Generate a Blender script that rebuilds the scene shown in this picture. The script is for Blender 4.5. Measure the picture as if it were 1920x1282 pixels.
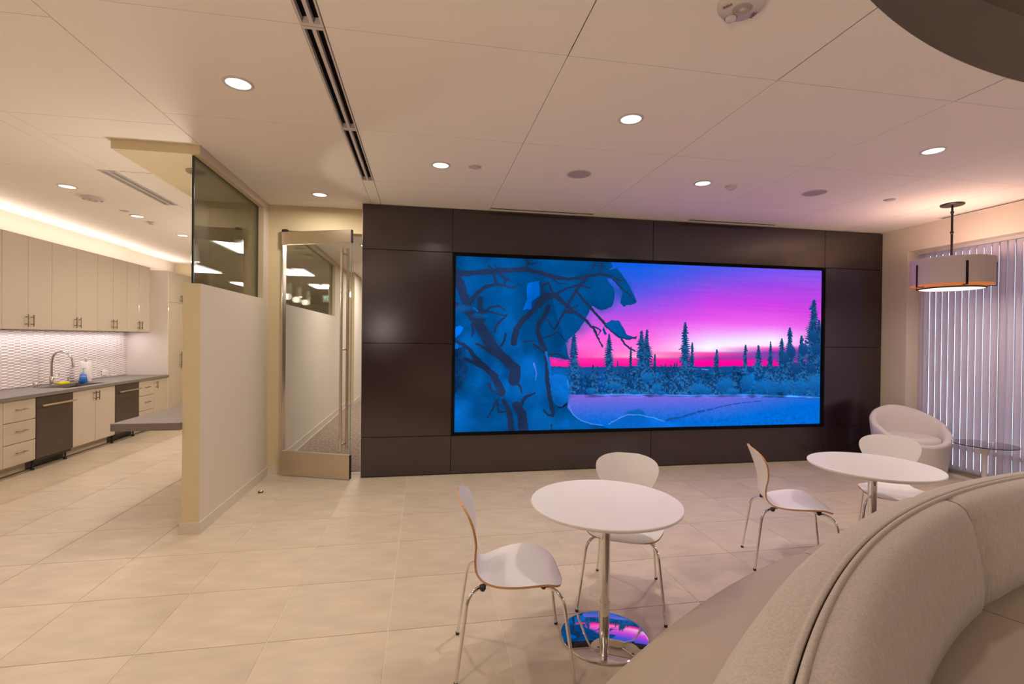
import bpy, bmesh, math, random
import numpy as np
from mathutils import Vector, Matrix
random.seed(7)
rng = np.random.default_rng(5)
PI = math.pi
SC = bpy.context.scene
COL = SC.collection
for _o in list(SC.objects): bpy.data.objects.remove(_o)

# ------------------------------------------------------------------ camera, world, exposure
CAM_H, FPX = 1.6, 910.18
YAW, PITCH, ROLL = 0.17911819, -0.0063576629, 0.0104373365
def cam_axes():
    fwd = Vector((math.sin(YAW)*math.cos(PITCH), math.cos(YAW)*math.cos(PITCH), math.sin(PITCH)))
    right = fwd.cross(Vector((0, 0, 1))).normalized(); up = right.cross(fwd)
    r = right*math.cos(ROLL)+up*math.sin(ROLL); u = up*math.cos(ROLL)-right*math.sin(ROLL)
    return r, u, fwd
CR, CU, CF = cam_axes()
cd = bpy.data.cameras.new('camera'); cam = bpy.data.objects.new('camera', cd); COL.objects.link(cam)
cam.matrix_world = Matrix(((CR.x, CU.x, -CF.x, 0), (CR.y, CU.y, -CF.y, 0), (CR.z, CU.z, -CF.z, CAM_H), (0, 0, 0, 1)))
cd.sensor_width = 36; cd.lens = FPX/1920*36; cd.clip_start = 0.05; cd.clip_end = 200
SC.camera = cam
def to_px(p):
    d = Vector(p)-Vector((0, 0, CAM_H)); z = d.dot(CF)
    if z < 0.05: return None
    return 960+FPX*d.dot(CR)/z, 641-FPX*d.dot(CU)/z
SC.view_settings.view_transform = 'Standard'; SC.view_settings.look = 'None'
SC.view_settings.exposure = 0.0; SC.view_settings.gamma = 1.0; SC.view_settings.use_curve_mapping = False
w = bpy.data.worlds.new('dusk'); SC.world = w; w.use_nodes = True
w.node_tree.nodes['Background'].inputs[0].default_value = (0.80, 0.90, 1.0, 1)
w.node_tree.nodes['Background'].inputs[1].default_value = 4.0
try:
    SC.cycles.max_bounces = 10; SC.cycles.diffuse_bounces = 5; SC.cycles.glossy_bounces = 5
    SC.cycles.transmission_bounces = 8; SC.cycles.transparent_max_bounces = 12
    SC.cycles.sample_clamp_indirect = 6; SC.cycles.caustics_reflective = False; SC.cycles.caustics_refractive = False
    SC.cycles.use_denoising = True
except Exception: pass
WARM = (1.0, 0.875, 0.765)
K_DOWN = 13.2      # watts of each downlight

def area_light(name, loc, size, power, color=WARM, sizey=None, rot=(0, 0, 0), spread=None, shape='DISK', parent=None):
    l = bpy.data.lights.new(name, 'AREA'); l.energy = power; l.color = color
    if sizey: l.shape = 'RECTANGLE'; l.size = size; l.size_y = sizey
    else: l.shape = shape; l.size = size
    if spread: l.spread = spread
    o = bpy.data.objects.new(name, l); COL.objects.link(o); o.location = loc; o.rotation_euler = rot
    return o
def point_light(name, loc, power, color=WARM, r=0.03):
    l = bpy.data.lights.new(name, 'POINT'); l.energy = power; l.color = color; l.shadow_soft_size = r
    o = bpy.data.objects.new(name, l); COL.objects.link(o); o.location = loc
    return o
# general lamps of the place, then added fill lamps (fixtures themselves are built further down)
DOWN = [(-1.115, 3.18), (1.385, 3.15), (3.94, 3.19), (0.13, 4.32), (2.63, 4.29), (-1.11, 5.48),
        (-3.625, 5.74), (-3.625, 6.98), (-3.625, 8.16), (-3.625, 9.4), (-3.625, 3.2), (-3.625, 0.8),
        (-1.115, 0.8), (-2.3, -1.2)]
for _x, _y in DOWN:
    area_light('downlight_lamp', (_x, _y, 3.085), 0.13, K_DOWN if _x > -2 else K_DOWN*0.5, rot=(0, 0, 0), spread=math.radians(178 if _y == 5.48 else 150))
area_light('cove_lamp', (-4.93, 7.3, 2.83), 0.12, 10, (1.0, 0.88, 0.84), sizey=4.4, rot=(PI, 0, 0))
area_light('cove_lamp', (-4.95, 10.4, 2.83), 0.12, 4, (1.0, 0.88, 0.84), sizey=1.6, rot=(PI, 0, 0))
area_light('under_cabinet_lamp', (-4.93, 7.5, 1.648), 0.03, 13, (1.0, 0.90, 0.93), sizey=3.8, rot=(0, 0, 0))
# unseen drum pendants added as room fill (built with the visible one)
FILL_DRUMS = [(4.7, 0.6, 26, 'over the bench out of view'), (2.0, -1.7, 30, 'behind the viewer, right'), (-3.5, 1.2, 8, 'over the near kitchen floor out of view')]
FILL_TORCH = (-1.0, -0.9)       # unseen floor lamp added beside the viewer to brighten the ceiling
point_light('fill_torchiere_lamp', (*FILL_TORCH, 1.715), 135, WARM, .05)
for _x, _y, _z, _l in FILL_DRUMS: point_light('drum_pendant_lamp', (_x, _y, 2.47), _z*1.4, WARM, .04); area_light('drum_pendant_lamp', (_x, _y, 2.175), .5, _z*.9, WARM)  # fill light of the added pendants
TROF = [(-0.72, 8.85), (-0.72, 12.0), (-0.72, 15.2), (1.35, 12.0), (1.35, 15.2), (1.35, 8.85)]
for _x, _y in TROF:
    area_light('troffer_lamp', (_x, _y, 3.08), 0.6, 34, (1.0, 0.90, 0.84), sizey=1.15)

# ------------------------------------------------------------------ materials
def srgb(c):
    f = lambda v: (v/12.92 if v <= 0.04045 else ((v+0.055)/1.055)**2.4)
    return tuple(f(v/255) for v in c)
def mat(name, color, rough=0.5, metal=0.0, noise=None, bump=None, spec=None, coat=0.0, trans=0.0, emit=None, vary=0.0, ior=None):
    m = bpy.data.materials.new(name); m.use_nodes = True
    nt = m.node_tree; b = nt.nodes['Principled BSDF']
    b.inputs['Base Color'].default_value = (*color, 1); b.inputs['Roughness'].default_value = rough
    b.inputs['Metallic'].default_value = metal
    if spec is not None: b.inputs['Specular IOR Level'].default_value = spec
    if coat: b.inputs['Coat Weight'].default_value = coat; b.inputs['Coat Roughness'].default_value = 0.05
    if trans: b.inputs['Transmission Weight'].default_value = trans
    if ior: b.inputs['IOR'].default_value = ior
    if emit: b.inputs['Emission Color'].default_value = (*emit[0], 1); b.inputs['Emission Strength'].default_value = emit[1]
    tc = nt.nodes.new('ShaderNodeTexCoord')
    src = None
    if noise:
        sc_, amt, stretch = noise
        mp = nt.nodes.new('ShaderNodeMapping'); mp.inputs['Scale'].default_value = stretch
        nt.links.new(tc.outputs['Object'], mp.inputs[0])
        n = nt.nodes.new('ShaderNodeTexNoise'); n.inputs['Scale'].default_value = sc_; n.inputs['Detail'].default_value = 5
        nt.links.new(mp.outputs[0], n.inputs['Vector'])
        r = nt.nodes.new('ShaderNodeMapRange'); r.inputs['From Min'].default_value = 0.3; r.inputs['From Max'].default_value = 0.7
        r.inputs['To Min'].default_value = 1-amt; r.inputs['To Max'].default_value = 1+amt
        nt.links.new(n.outputs[0], r.inputs[0]); src = r.outputs[0]
    if vary:
        oi = nt.nodes.new('ShaderNodeObjectInfo')
        r = nt.nodes.new('ShaderNodeMapRange'); r.inputs['To Min'].default_value = 1-vary; r.inputs['To Max'].default_value = 1+vary
        nt.links.new(oi.outputs['Random'], r.inputs[0])
        if src is None: src = r.outputs[0]
        else:
            mu = nt.nodes.new('ShaderNodeMath'); mu.operation = 'MULTIPLY'
            nt.links.new(src, mu.inputs[0]); nt.links.new(r.outputs[0], mu.inputs[1]); src = mu.outputs[0]
    if src is not None:
        vm = nt.nodes.new('ShaderNodeVectorMath'); vm.operation = 'SCALE'; vm.inputs[0].default_value = color
        nt.links.new(src, vm.inputs['Scale']); nt.links.new(vm.outputs[0], b.inputs['Base Color'])
    if bump:
        bs, bd = bump
        n2 = nt.nodes.new('ShaderNodeTexNoise'); n2.inputs['Scale'].default_value = bs; n2.inputs['Detail'].default_value = 4
        nt.links.new(tc.outputs['Object'], n2.inputs['Vector'])
        bp = nt.nodes.new('ShaderNodeBump'); bp.inputs['Strength'].default_value = bd; bp.inputs['Distance'].default_value = 0.01
        nt.links.new(n2.outputs[0], bp.inputs['Height']); nt.links.new(bp.outputs[0], b.inputs['Normal'])
    return m
def glass_mat(name, tint, refl_boost=1.0, rough=0.0):
    m = bpy.data.materials.new(name); m.use_nodes = True; nt = m.node_tree
    for n in list(nt.nodes): nt.nodes.remove(n)
    out = nt.nodes.new('ShaderNodeOutputMaterial'); mx = nt.nodes.new('ShaderNodeMixShader')
    t = nt.nodes.new('ShaderNodeBsdfTransparent'); t.inputs[0].default_value = (*tint, 1)
    g = nt.nodes.new('ShaderNodeBsdfGlossy'); g.inputs['Roughness'].default_value = rough
    fr = nt.nodes.new('ShaderNodeFresnel'); fr.inputs[0].default_value = 1.5
    k = nt.nodes.new('ShaderNodeMath'); k.operation = 'MULTIPLY'; k.inputs[1].default_value = refl_boost; k.use_clamp = True
    nt.links.new(fr.outputs[0], k.inputs[0]); nt.links.new(k.outputs[0], mx.inputs[0])
    nt.links.new(t.outputs[0], mx.inputs[1]); nt.links.new(g.outputs[0], mx.inputs[2]); nt.links.new(mx.outputs[0], out.inputs[0])
    return m
def emit_mat(name, color, strength):
    m = bpy.data.materials.new(name); m.use_nodes = True; nt = m.node_tree
    b = nt.nodes['Principled BSDF']; b.inputs['Base Color'].default_value = (0.8, 0.8, 0.8, 1)
    b.inputs['Emission Color'].default_value = (*color, 1); b.inputs['Emission Strength'].default_value = strength
    return m
S1 = (1, 1, 1)
M = {
 'ceiling': mat('ceiling_paint', (0.88, 0.82, 0.74), 0.85, bump=(180, 0.03)),
 'gap': mat('dark_gap', (0.22, 0.18, 0.14), 0.9),
 'wall': mat('warm_white_paint', (0.70, 0.62, 0.51), 0.8, bump=(220, 0.03)),
 'wall_tan': mat('tan_paint', (0.66, 0.555, 0.35), 0.8, bump=(220, 0.03)),
 'base': mat('baseboard_paint', (0.66, 0.59, 0.49), 0.45),
 'tile': mat('porcelain_tile', (0.61, 0.51, 0.385), 0.38, noise=(4.0, 0.09, (1, 2.4, 1)), vary=0.05, bump=(60, 0.02)),
 'grout': mat('grout', (0.76, 0.66, 0.54), 0.8),
 'carpet': mat('loop_carpet', (0.31, 0.235, 0.175), 0.95, noise=(38, 0.45, (1, .5, 1)), bump=(150, 0.6)),
 'bronze': mat('dark_bronze_panel', (0.019, 0.0065, 0.009), 0.20, noise=(1.5, 0.18, (1, 1, 0.5)), vary=0.06, spec=0.5, ior=1.8),
 'steel': mat('brushed_steel', (0.70, 0.60, 0.48), 0.28, 1.0, noise=(30, 0.06, (1, 1, 12))),
 'chrome': mat('polished_chrome', (0.80, 0.79, 0.78), 0.04, 1.0),
 'black': mat('black_plastic', (0.012, 0.012, 0.014), 0.45),
 'bezel': mat('black_bezel', (0.004, 0.004, 0.005), 0.6, spec=0.08),
 'darkrod': mat('dark_bronze_rod', (0.03, 0.025, 0.025), 0.4, 0.6),
 'white': mat('white_laminate', (0.80, 0.765, 0.77), 0.35),
 'ply': mat('plywood_edge', (0.55, 0.29, 0.12), 0.5, noise=(60, 0.2, (1, 1, 8))),
 'gloss': mat('glossy_cabinet_front', (0.53, 0.455, 0.37), 0.12, coat=0.3),
 'gloss2': mat('glossy_cabinet_side', (0.64, 0.57, 0.50), 0.25),
 'gray': mat('gray_quartz', (0.185, 0.155, 0.14), 0.42, noise=(90, 0.08, S1)),
 'appl': mat('dark_stainless', (0.105, 0.08, 0.065), 0.38, 0.55, noise=(8, 0.08, (1, 1, 0.3))),
 'toe': mat('toe_kick', (0.42, 0.36, 0.30), 0.6),
 'fauc': mat('faucet_steel', (0.50, 0.46, 0.43), 0.2, 1.0),
 'pull': mat('bronze_pull', (0.22, 0.17, 0.13), 0.35, 0.8),
 'tgrout': mat('dark_grout', (0.30, 0.24, 0.23), 0.8),
 'btile': mat('white_ceramic', (0.74, 0.68, 0.68), 0.18, vary=0.0),
 'vinyl': mat('tan_vinyl', (0.43, 0.345, 0.26), 0.48, bump=(400, 0.08)),
 'weave': mat('beige_woven_fabric', (0.57, 0.495, 0.425), 0.9, noise=(150, 0.13, (1, 1, .05)), bump=(600, 0.2)),
 'tub': mat('white_boucle', (0.74, 0.68, 0.65), 0.85, bump=(500, 0.15)),
 'blue': mat('blue_soap', (0.0, 0.12, 0.50), 0.15, coat=0.5),
 'yellow': mat('yellow_sponge', (0.85, 0.72, 0.01), 0.9, bump=(200, 0.5)),
 'paper': mat('paper_towel', (0.78, 0.74, 0.72), 0.95, bump=(90, 0.2)),
 'clear': mat('clear_plastic', (0.75, 0.8, 0.82), 0.1, trans=0.6),
 'plastic': mat('white_plastic', (0.62, 0.56, 0.52), 0.4),
 'red': mat('red_ink', (0.25, 0.01, 0.01), 0.5),
 'brownshade': mat('amber_shade_lining', (0.75, 0.36, 0.13), 0.7, emit=((1.0, 0.42, 0.14), 0.22)),
 'shade': mat('linen_shade', (0.60, 0.54, 0.50), 0.85, bump=(500, 0.1)),
 'glass': glass_mat('green_tinted_glass', (0.97, 0.98, 0.91), 0.9),
 'glassedge': mat('glass_edge', (0.01, 0.03, 0.022), 0.2),
 'doorglass': glass_mat('door_glass', (0.97, 0.98, 0.96), 0.7),
 'winglass': glass_mat('window_glass', (0.85, 0.90, 0.92), 1.0),
 'tableglass': glass_mat('smoked_glass_top', (0.86, 0.80, 0.85), 1.6),
 'lens': emit_mat('downlight_lens', (1.0, 0.95, 0.93), 1.6),
 'diffuser': emit_mat('troffer_diffuser', (1.0, 0.95, 0.97), 3.0),
 'pdisc': emit_mat('pendant_diffuser', (1.0, 0.86, 0.76), 1.25),
 'cone': mat('lit_glass_cone', (0.95, 0.90, 0.82), 0.05, trans=0.55, emit=((1.0, 0.85, 0.68), 0.55)),
 'green': emit_mat('exit_green', (0.02, 0.75, 0.25), 1.6),
}
def vane_mat():
    m = bpy.data.materials.new('blind_vane_fabric'); m.use_nodes = True; nt = m.node_tree
    for n in list(nt.nodes): nt.nodes.remove(n)
    out = nt.nodes.new('ShaderNodeOutputMaterial'); mx = nt.nodes.new('ShaderNodeMixShader'); mx.inputs[0].default_value = 0.34
    d = nt.nodes.new('ShaderNodeBsdfDiffuse'); d.inputs[0].default_value = (0.74, 0.66, 0.70, 1)
    t = nt.nodes.new('ShaderNodeBsdfTranslucent'); t.inputs[0].default_value = (0.72, 0.66, 0.76, 1)
    nt.links.new(d.outputs[0], mx.inputs[1]); nt.links.new(t.outputs[0], mx.inputs[2]); nt.links.new(mx.outputs[0], out.inputs[0])
    return m
M['vane'] = vane_mat()
def translucent_mat(name, dc, tc_, f):
    m = bpy.data.materials.new(name); m.use_nodes = True; nt = m.node_tree
    for n in list(nt.nodes): nt.nodes.remove(n)
    out = nt.nodes.new('ShaderNodeOutputMaterial'); mx = nt.nodes.new('ShaderNodeMixShader'); mx.inputs[0].default_value = f
    d = nt.nodes.new('ShaderNodeBsdfDiffuse'); d.inputs[0].default_value = (*dc, 1)
    t = nt.nodes.new('ShaderNodeBsdfTranslucent'); t.inputs[0].default_value = (*tc_, 1)
    nt.links.new(d.outputs[0], mx.inputs[1]); nt.links.new(t.outputs[0], mx.inputs[2]); nt.links.new(mx.outputs[0], out.inputs[0])
    return m
M['shade_t'] = translucent_mat('linen_drum_shade', (0.74, 0.70, 0.68), (0.8, 0.74, 0.7), 0.25)

# ------------------------------------------------------------------ helpers
def woff(o):
    v = Vector((0, 0, 0))
    while o is not None: v += o.location; o = o.parent
    return v
def finish(name, bm, material, parent=None, world=True, smooth=False, keep=None, auto=None):
    """link a bmesh as ONE mesh object; world=True: its coordinates are world ones, turned into the parent's frame"""
    if world and parent is not None:
        off = woff(parent)
        for v in bm.verts: v.co -= off
    bmesh.ops.recalc_face_normals(bm, faces=bm.faces)
    me = bpy.data.meshes.new(name); bm.to_mesh(me); bm.free()
    for mm in (material if isinstance(material, (list, tuple)) else [material]): me.materials.append(mm)
    if smooth or auto:
        for p in me.polygons: p.use_smooth = True
        if auto:
            try: me.set_sharp_from_angle(angle=math.radians(auto))
            except Exception: pass
    o = bpy.data.objects.new(name, me); COL.objects.link(o)
    if parent is not None: o.parent = parent
    return o
def BM(): return bmesh.new()
def box(bm, x0, x1, y0, y1, z0, z1, mi=0):
    vs = [bm.verts.new((x, y, z)) for z in (z0, z1) for y in (y0, y1) for x in (x0, x1)]
    for f in ((0, 2, 3, 1), (4, 5, 7, 6), (0, 1, 5, 4), (2, 6, 7, 3), (0, 4, 6, 2), (1, 3, 7, 5)):
        fc = bm.faces.new([vs[i] for i in f]); fc.material_index = mi
    return bm
def bbox(x0, x1, y0, y1, z0, z1, bev=0.0, seg=2):
    bm = box(BM(), x0, x1, y0, y1, z0, z1)
    if bev: bmesh.ops.bevel(bm, geom=list(bm.edges), offset=bev, segments=seg, affect='EDGES', profile=0.6)
    return bm
def tube(bm, pts, r, n=10, caps=True):
    pts = [Vector(p) for p in pts]; rings = []
    t = (pts[1]-pts[0]).normalized(); a = t.orthogonal().normalized()
    for i, p in enumerate(pts):
        if i == 0: t = pts[1]-pts[0]
        elif i == len(pts)-1: t = pts[-1]-pts[-2]
        else: t = (pts[i+1]-p).normalized()+(p-pts[i-1]).normalized()
        t.normalize(); a = (a-t*a.dot(t)).normalized(); b = t.cross(a)
        rr = r[i] if isinstance(r, (list, tuple)) else r
        rings.append([bm.verts.new(p+a*rr*math.cos(2*PI*k/n)+b*rr*math.sin(2*PI*k/n)) for k in range(n)])
    for q in range(len(rings)-1):
        for k in range(n):
            bm.faces.new((rings[q][k], rings[q][(k+1) % n], rings[q+1][(k+1) % n], rings[q+1][k]))
    if caps: bm.faces.new(rings[0][::-1]); bm.faces.new(rings[-1])
    return bm
def lathe(bm, prof, cx=0, cy=0, n=32, cz=0):
    rings = []
    for r, z in prof:
        if r < 1e-5: rings.append([bm.verts.new((cx, cy, z+cz))])
        else: rings.append([bm.verts.new((cx+r*math.cos(2*PI*k/n), cy+r*math.sin(2*PI*k/n), z+cz)) for k in range(n)])
    for a, b in zip(rings, rings[1:]):
        for k in range(n):
            q = [a[k % len(a)], a[(k+1) % len(a)], b[(k+1) % len(b)], b[k % len(b)]]
            u = []
            for v in q:
                if v not in u: u.append(v)
            if len(u) > 2: bm.faces.new(u)
    return bm
def fillet(pts, rad, n=6):
    pts = [Vector(p) for p in pts]; out = [pts[0]]
    for i in range(1, len(pts)-1):
        a, b, c = pts[i-1], pts[i], pts[i+1]
        d1 = min(rad, (a-b).length*0.49); d2 = min(rad, (c-b).length*0.49)
        p, q = b+(a-b).normalized()*d1, b+(c-b).normalized()*d2
        for k in range(n+1):
            s = k/n; out.append(p*(1-s)**2+b*2*s*(1-s)+q*s*s)
    out.append(pts[-1]); return out
def thing(name, label, cat, loc=(0, 0, 0), rz=0.0, group=None):
    o = bpy.data.objects.new(name, None); COL.objects.link(o); o.location = loc; o.rotation_euler = (0, 0, rz)
    o.empty_display_size = 0.1; o['label'] = label; o['category'] = cat
    if group: o['group'] = group
    return o
def tag(o, label, cat, group=None):
    o['label'] = label; o['category'] = cat
    if group: o['group'] = group
    return o
def struct(o, label=None):
    o['kind'] = 'structure'
    if label: o['label'] = label
    return o
def sempty(name, label=None, loc=(0, 0, 0)):
    o = bpy.data.objects.new(name, None); COL.objects.link(o); o.location = loc; o.empty_display_size = 0.1
    return struct(o, label)
def dup(o, parent=None, loc=None, rz=None, label=None):
    c = o.copy(); COL.objects.link(c)
    if parent is not None: c.parent = parent
    if loc is not None: c.location = loc
    if rz is not None: c.rotation_euler = (0, 0, rz)
    if label: c['label'] = label
    for ch in list(o.children): dup(ch, c)
    return c

ZC = 3.12
# ------------------------------------------------------------------ floor
XF0, XF1, YF0 = -5.2, 6.3, -3.2
floor = struct(finish('floor', bbox(XF0, 6.9, YF0, 11.6, -0.12, -0.003), M['grout']), 'pale beige large square floor tiles with thin light joints')
TX, TY = 0.617, 0.592
def tile_mesh(x0, x1, y0, y1):
    g = 0.0026
    bm = box(BM(), x0+g, x1-g, y0+g, y1-g, -0.003, 0.0)
    return bm
cells = []
for i in range(-9, 12):
    for j in range(-11, 16):
        x0 = -0.18+TX*i; y0 = 2.714+TY*j; x1, y1 = x0+TX, y0+TY
        x0, x1, y0, y1 = max(x0, XF0), min(x1, 6.3), max(y0, YF0), min(y1, 11.5)
        if x1-x0 < 0.02 or y1-y0 < 0.02: continue
        if x0 > -1.8:                     # lounge ends at the dark wall, tile runs on to the door line
            if y0 > 6.02: continue
            y1 = min(y1, 6.02)
        cx, cy = (x0+x1)/2, (y0+y1)/2
        vis = False
        for a in (0.1, 0.5, 0.9):
            for b in (0.1, 0.5, 0.9):
                px = to_px((x0+(x1-x0)*a, y0+(y1-y0)*b, 0))
                if px and -5 < px[0] < 1925 and -5 < px[1] < 1287: vis = True
        d = math.hypot(cx, cy)
        cells.append((0 if vis else 1, d, x0, x1, y0, y1))
cells.sort()
shared = {}
rest = BM()
for k, (v, d, x0, x1, y0, y1) in enumerate(cells):
    if v == 0 and k < 292:
        key = (round(x1-x0, 3), round(y1-y0, 3))
        if key not in shared:
            o = finish('tile', tile_mesh(0, x1-x0, 0, y1-y0), M['tile'], floor, world=False)
            shared[key] = o.data
        else:
            o = bpy.data.objects.new('tile', shared[key]); COL.objects.link(o); o.parent = floor
        o.location = (x0, y0, 0)
    else:
        box(rest, x0+.002, x1-.002, y0+.002, y1-.002, -0.003, 0.0)
o = finish('floor_tiles', rest, M['tile'], floor); o['kind'] = 'stuff'
struct(finish('floor', bbox(-1.74, 6.3, 6.02, 24, -0.1, 0.004), M['carpet']), 'tan loop carpet in the corridor beyond the glass door')

# ------------------------------------------------------------------ walls
wl = struct(finish('wall_left', bbox(-5.32, -5.12, YF0, 9.62, 0, ZC+.0), M['wall']), 'pale wall behind the kitchen cabinets')
struct(finish('wall_left', bbox(-5.42, -5.2, 9.62, 11.6, 0, ZC), M['wall']), 'set-back end of the kitchen wall over the tall cabinets')
struct(finish('wall_back', bbox(-5.2, -1.905, 11.4, 11.6, 0, ZC), M['wall_tan']), 'tan end wall of the kitchen')
struct(finish('wall_near', bbox(-5.3, 6.9, -3.3, -3.2, 0, 3.6), mat('brown_paint', (0.22, 0.17, 0.14), 0.8)), 'wall behind the viewer')
# partition: low wall, pier, corridor wall (one plane)
def two_tone(name, boxes, label):
    bm = BM()
    for b in boxes: box(bm, *b)
    for f in bm.faces:
        n = f.normal if f.normal.length else (f.normal_update() or f.normal)
    bm.normal_update()
    for f in bm.faces: f.material_index = 1 if f.normal.y < -0.5 or f.normal.z < -0.5 else 0
    return struct(finish(name, bm, [M['wall'], M['wall_tan']]), label)
two_tone('wall_partition', [(-1.905, -1.775, 4.30, 5.84, 0, 2.02)], 'low partition wall between lounge and kitchen, tan end face')
two_tone('wall_partition', [(-1.905, -1.775, 5.84, 6.5, 0, 3.05), (-1.905, -1.775, 10.27, 11.9, 0, 3.05), (-1.905, -1.62, 11.9, 24, 0, ZC)], 'full-height wall strip between the two interior windows')
two_tone('wall_partition', [(-1.905, -1.775, 6.5, 10.27, 0, 2.02)], 'low corridor wall under the second interior window')
two_tone('trim_1', [(-2.405, -1.775, 4.27, 11.9, 3.045, ZC+.02)], 'dropped tan soffit running over the partition')
two_tone('wall_pier', [(-2.405, -1.905, 6.02, 6.30, 0, 3.045)], 'tan pier seen through the partition glass')
# door wall
two_tone('wall_door', [(-1.775, -1.63, 6.02, 6.17, 0, ZC), (-1.63, -0.68, 6.02, 6.17, 2.83, ZC)], 'tan wall strip and header around the glass door')
# corridor shell
struct(finish('wall_corridor', bbox(-1.62, 6.3, 23.9, 24.1, 0, ZC), M['wall']), 'far end wall of the corridor')
struct(finish('wall_corridor', bbox(6.25, 6.4, 6.2, 24, 0, ZC), M['wall']), 'right wall of the space behind the feature wall')
# feature wall: core + bronze panels
fw = struct(finish('wall_back', bbox(-0.695, 6.25, 5.755, 6.02, 0, ZC+.005), M['gap']), 'dark bronze panelled feature wall around the video wall')
g = 0.003
X0, XA, XB, XC_, X1 = -0.697, 0.318, 2.835, 5.330, 6.25
Z0, Z1, Z2, Z3, Z4 = 0.012, 0.458, 1.535, 2.605, ZC-0.012
SX0, SX1, SZ0, SZ1 = 0.322, 5.318, 0.462, 2.600
pan = []
for a, b in ((X0, XA), (XC_, X1)):
    for c, d in ((Z0, Z1), (Z1, Z2), (Z2, Z3), (Z3, Z4)): pan.append((a, b, c, d))
for a, b in ((XA, XB), (XB, XC_)):
    pan.append((a, b, Z0, Z1)); pan.append((a, b, Z3, Z4))
for a, b, c, d in pan:
    finish('wall_panel', bbox(a+g, b-g, 5.72, 5.7545, c+g, d-g, 0.0015, 1), M['bronze'], fw)
finish('edge_strip', bbox(-0.7005, -0.6965, 5.722, 6.02, 0.0, ZC-.002), M['base'], fw)
# right wall with window opening
wr = BM()
box(wr, 6.25, 6.54, 5.372, 6.02, 0, ZC)
box(wr, 6.25, 6.54, -3.2, 5.372, 2.80, ZC)
box(wr, 6.25, 6.54, -3.2, 0.6, 0, 2.80)
struct(finish('wall_right', wr, M['wall']), 'pale wall around the wide blind-covered window')
# window behind the blinds
win = sempty('window_1', 'wide floor-to-ceiling window behind the vertical blinds', (6.51, 3, 0))
fb = BM()
for y in (0.6, 1.85, 3.15, 4.42, 5.322): box(fb, 6.49, 6.53, y, y+.05, 0.03, 2.80)
box(fb, 6.49, 6.53, 0.6, 5.372, 0.0, 0.08); box(fb, 6.49, 6.53, 0.6, 5.372, 2.74, 2.80); box(fb, 6.49, 6.53, 0.6, 5.372, 0.30, 0.345)
finish('window_frame', fb, M['plastic'], win)
for y in (0.65, 1.9, 3.2, 4.47):
    finish('pane', bbox(6.505, 6.512, y, min(y+1.2+(.0 if y < 4 else -.35), 5.322), 0.08, 2.74), M['winglass'], win)
finish('window_sill', bbox(6.455, 6.49, 0.6, 5.372, 0.0, 0.03), M['steel'], win)

# baseboards
def bboard(name, boxes, label):
    bm = BM()
    for b in boxes: box(bm, *b)
    return struct(finish(name, bm, M['base']), label)
bboard('baseboard_partition', [(-1.775, -1.763, 4.30, 6.02, 0, .095), (-1.917, -1.763, 4.288, 4.30, 0, .095), (-1.917, -1.905, 4.30, 6.02, 0, .095)], 'low painted baseboard round the partition')
bboard('baseboard_door', [(-1.763, -1.63, 6.008, 6.02, 0, .095)], 'short baseboard beside the glass door')
bboard('baseboard_corridor', [(-1.775, -1.763, 6.17, 11.888, 0, .1), (-1.775, -1.608, 11.888, 11.9, 0, .1), (-1.62, -1.608, 11.9, 23.9, 0, .1)], 'painted baseboard along the carpeted corridor')
bboard('baseboard_right', [(6.238, 6.25, 5.372, 5.72, 0, .1)], 'baseboard below the narrow strip of right wall')

# ------------------------------------------------------------------ ceiling
CX, CY, CRAD = 4.0, -2.75, 5.04
cs = BM()
box(cs, -5.6, -1.05, YF0, 12, 3.16, 3.26); box(cs, -1.05, 6.8, 2.4, 6.2, 3.16, 3.26); box(cs, -2.4, 6.8, 6.2, 24.2, ZC+.01, 3.26)
ceil = struct(finish('ceiling', cs, M['gap']), 'beige ceiling of large square panels with thin dark joints')
def ycirc(x):
    t = (CRAD+.003)**2-(x-CX)**2
    return CY+math.sqrt(t) if t > 0 else CY
def panel(x0, x1, y0, y1):
    gg = 0.0022
    x0 += gg; x1 -= gg; y0 += gg; y1 -= gg
    if x1 > CX-CRAD and y0 < ycirc(min(max(x0, CX), x1) if x0 < CX < x1 else (x1 if x1 < CX else x0)):
        bm = BM(); n = 28
        xs = [x0+(x1-x0)*i/n for i in range(n+1)]
        lo = [max(y0, ycirc(x)) for x in xs]
        if min(lo) >= y1: bm.free(); return None
        for i in range(n):
            a, b = min(lo[i], y1), min(lo[i+1], y1)
            if a >= y1 and b >= y1: continue
            v = [(xs[i], a), (xs[i+1], b), (xs[i+1], y1), (xs[i], y1)]
            top = [bm.verts.new((*q, ZC+.045)) for q in v]; bot = [bm.verts.new((*q, ZC)) for q in v]
            for f in (top, bot[::-1], [bot[0], bot[1], top[1], top[0]], [bot[2], bot[3], top[3], top[2]]):
                try: bm.faces.new(f)
                except ValueError: pass
        bmesh.ops.remove_doubles(bm, verts=bm.verts, dist=1e-5)
        return finish('ceiling_panel', bm, M['ceiling'], ceil)
    return finish('ceiling_panel', bbox(x0, x1, y0, y1, ZC, ZC+.045), M['ceiling'], ceil)
XS_M = [-1.775, -0.605, -0.495, 0.745, 2.010, 3.265, 4.52, 5.60, 6.25]
YS_M = [YF0, -1.08, 0.12, 1.32, 2.52, 3.705, 4.885, 5.757]
for i in range(len(XS_M)-1):
    for j in range(len(YS_M)-1):
        if i == 1: continue
        panel(XS_M[i], XS_M[i+1], YS_M[j], YS_M[j+1])
panel(-0.605, -0.495, 4.885, 5.757)
for a, b in ((-1.775, -0.69),): panel(a, b, 5.757, 6.02)
XS_K = [-5.2, -4.23, -2.985, -2.84, -1.775]
YS_K = [YF0, -0.9, 0.3, 1.5, 2.7, 3.9, 5.10, 6.285, 7.5, 8.7, 9.9, 11.4]
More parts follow.
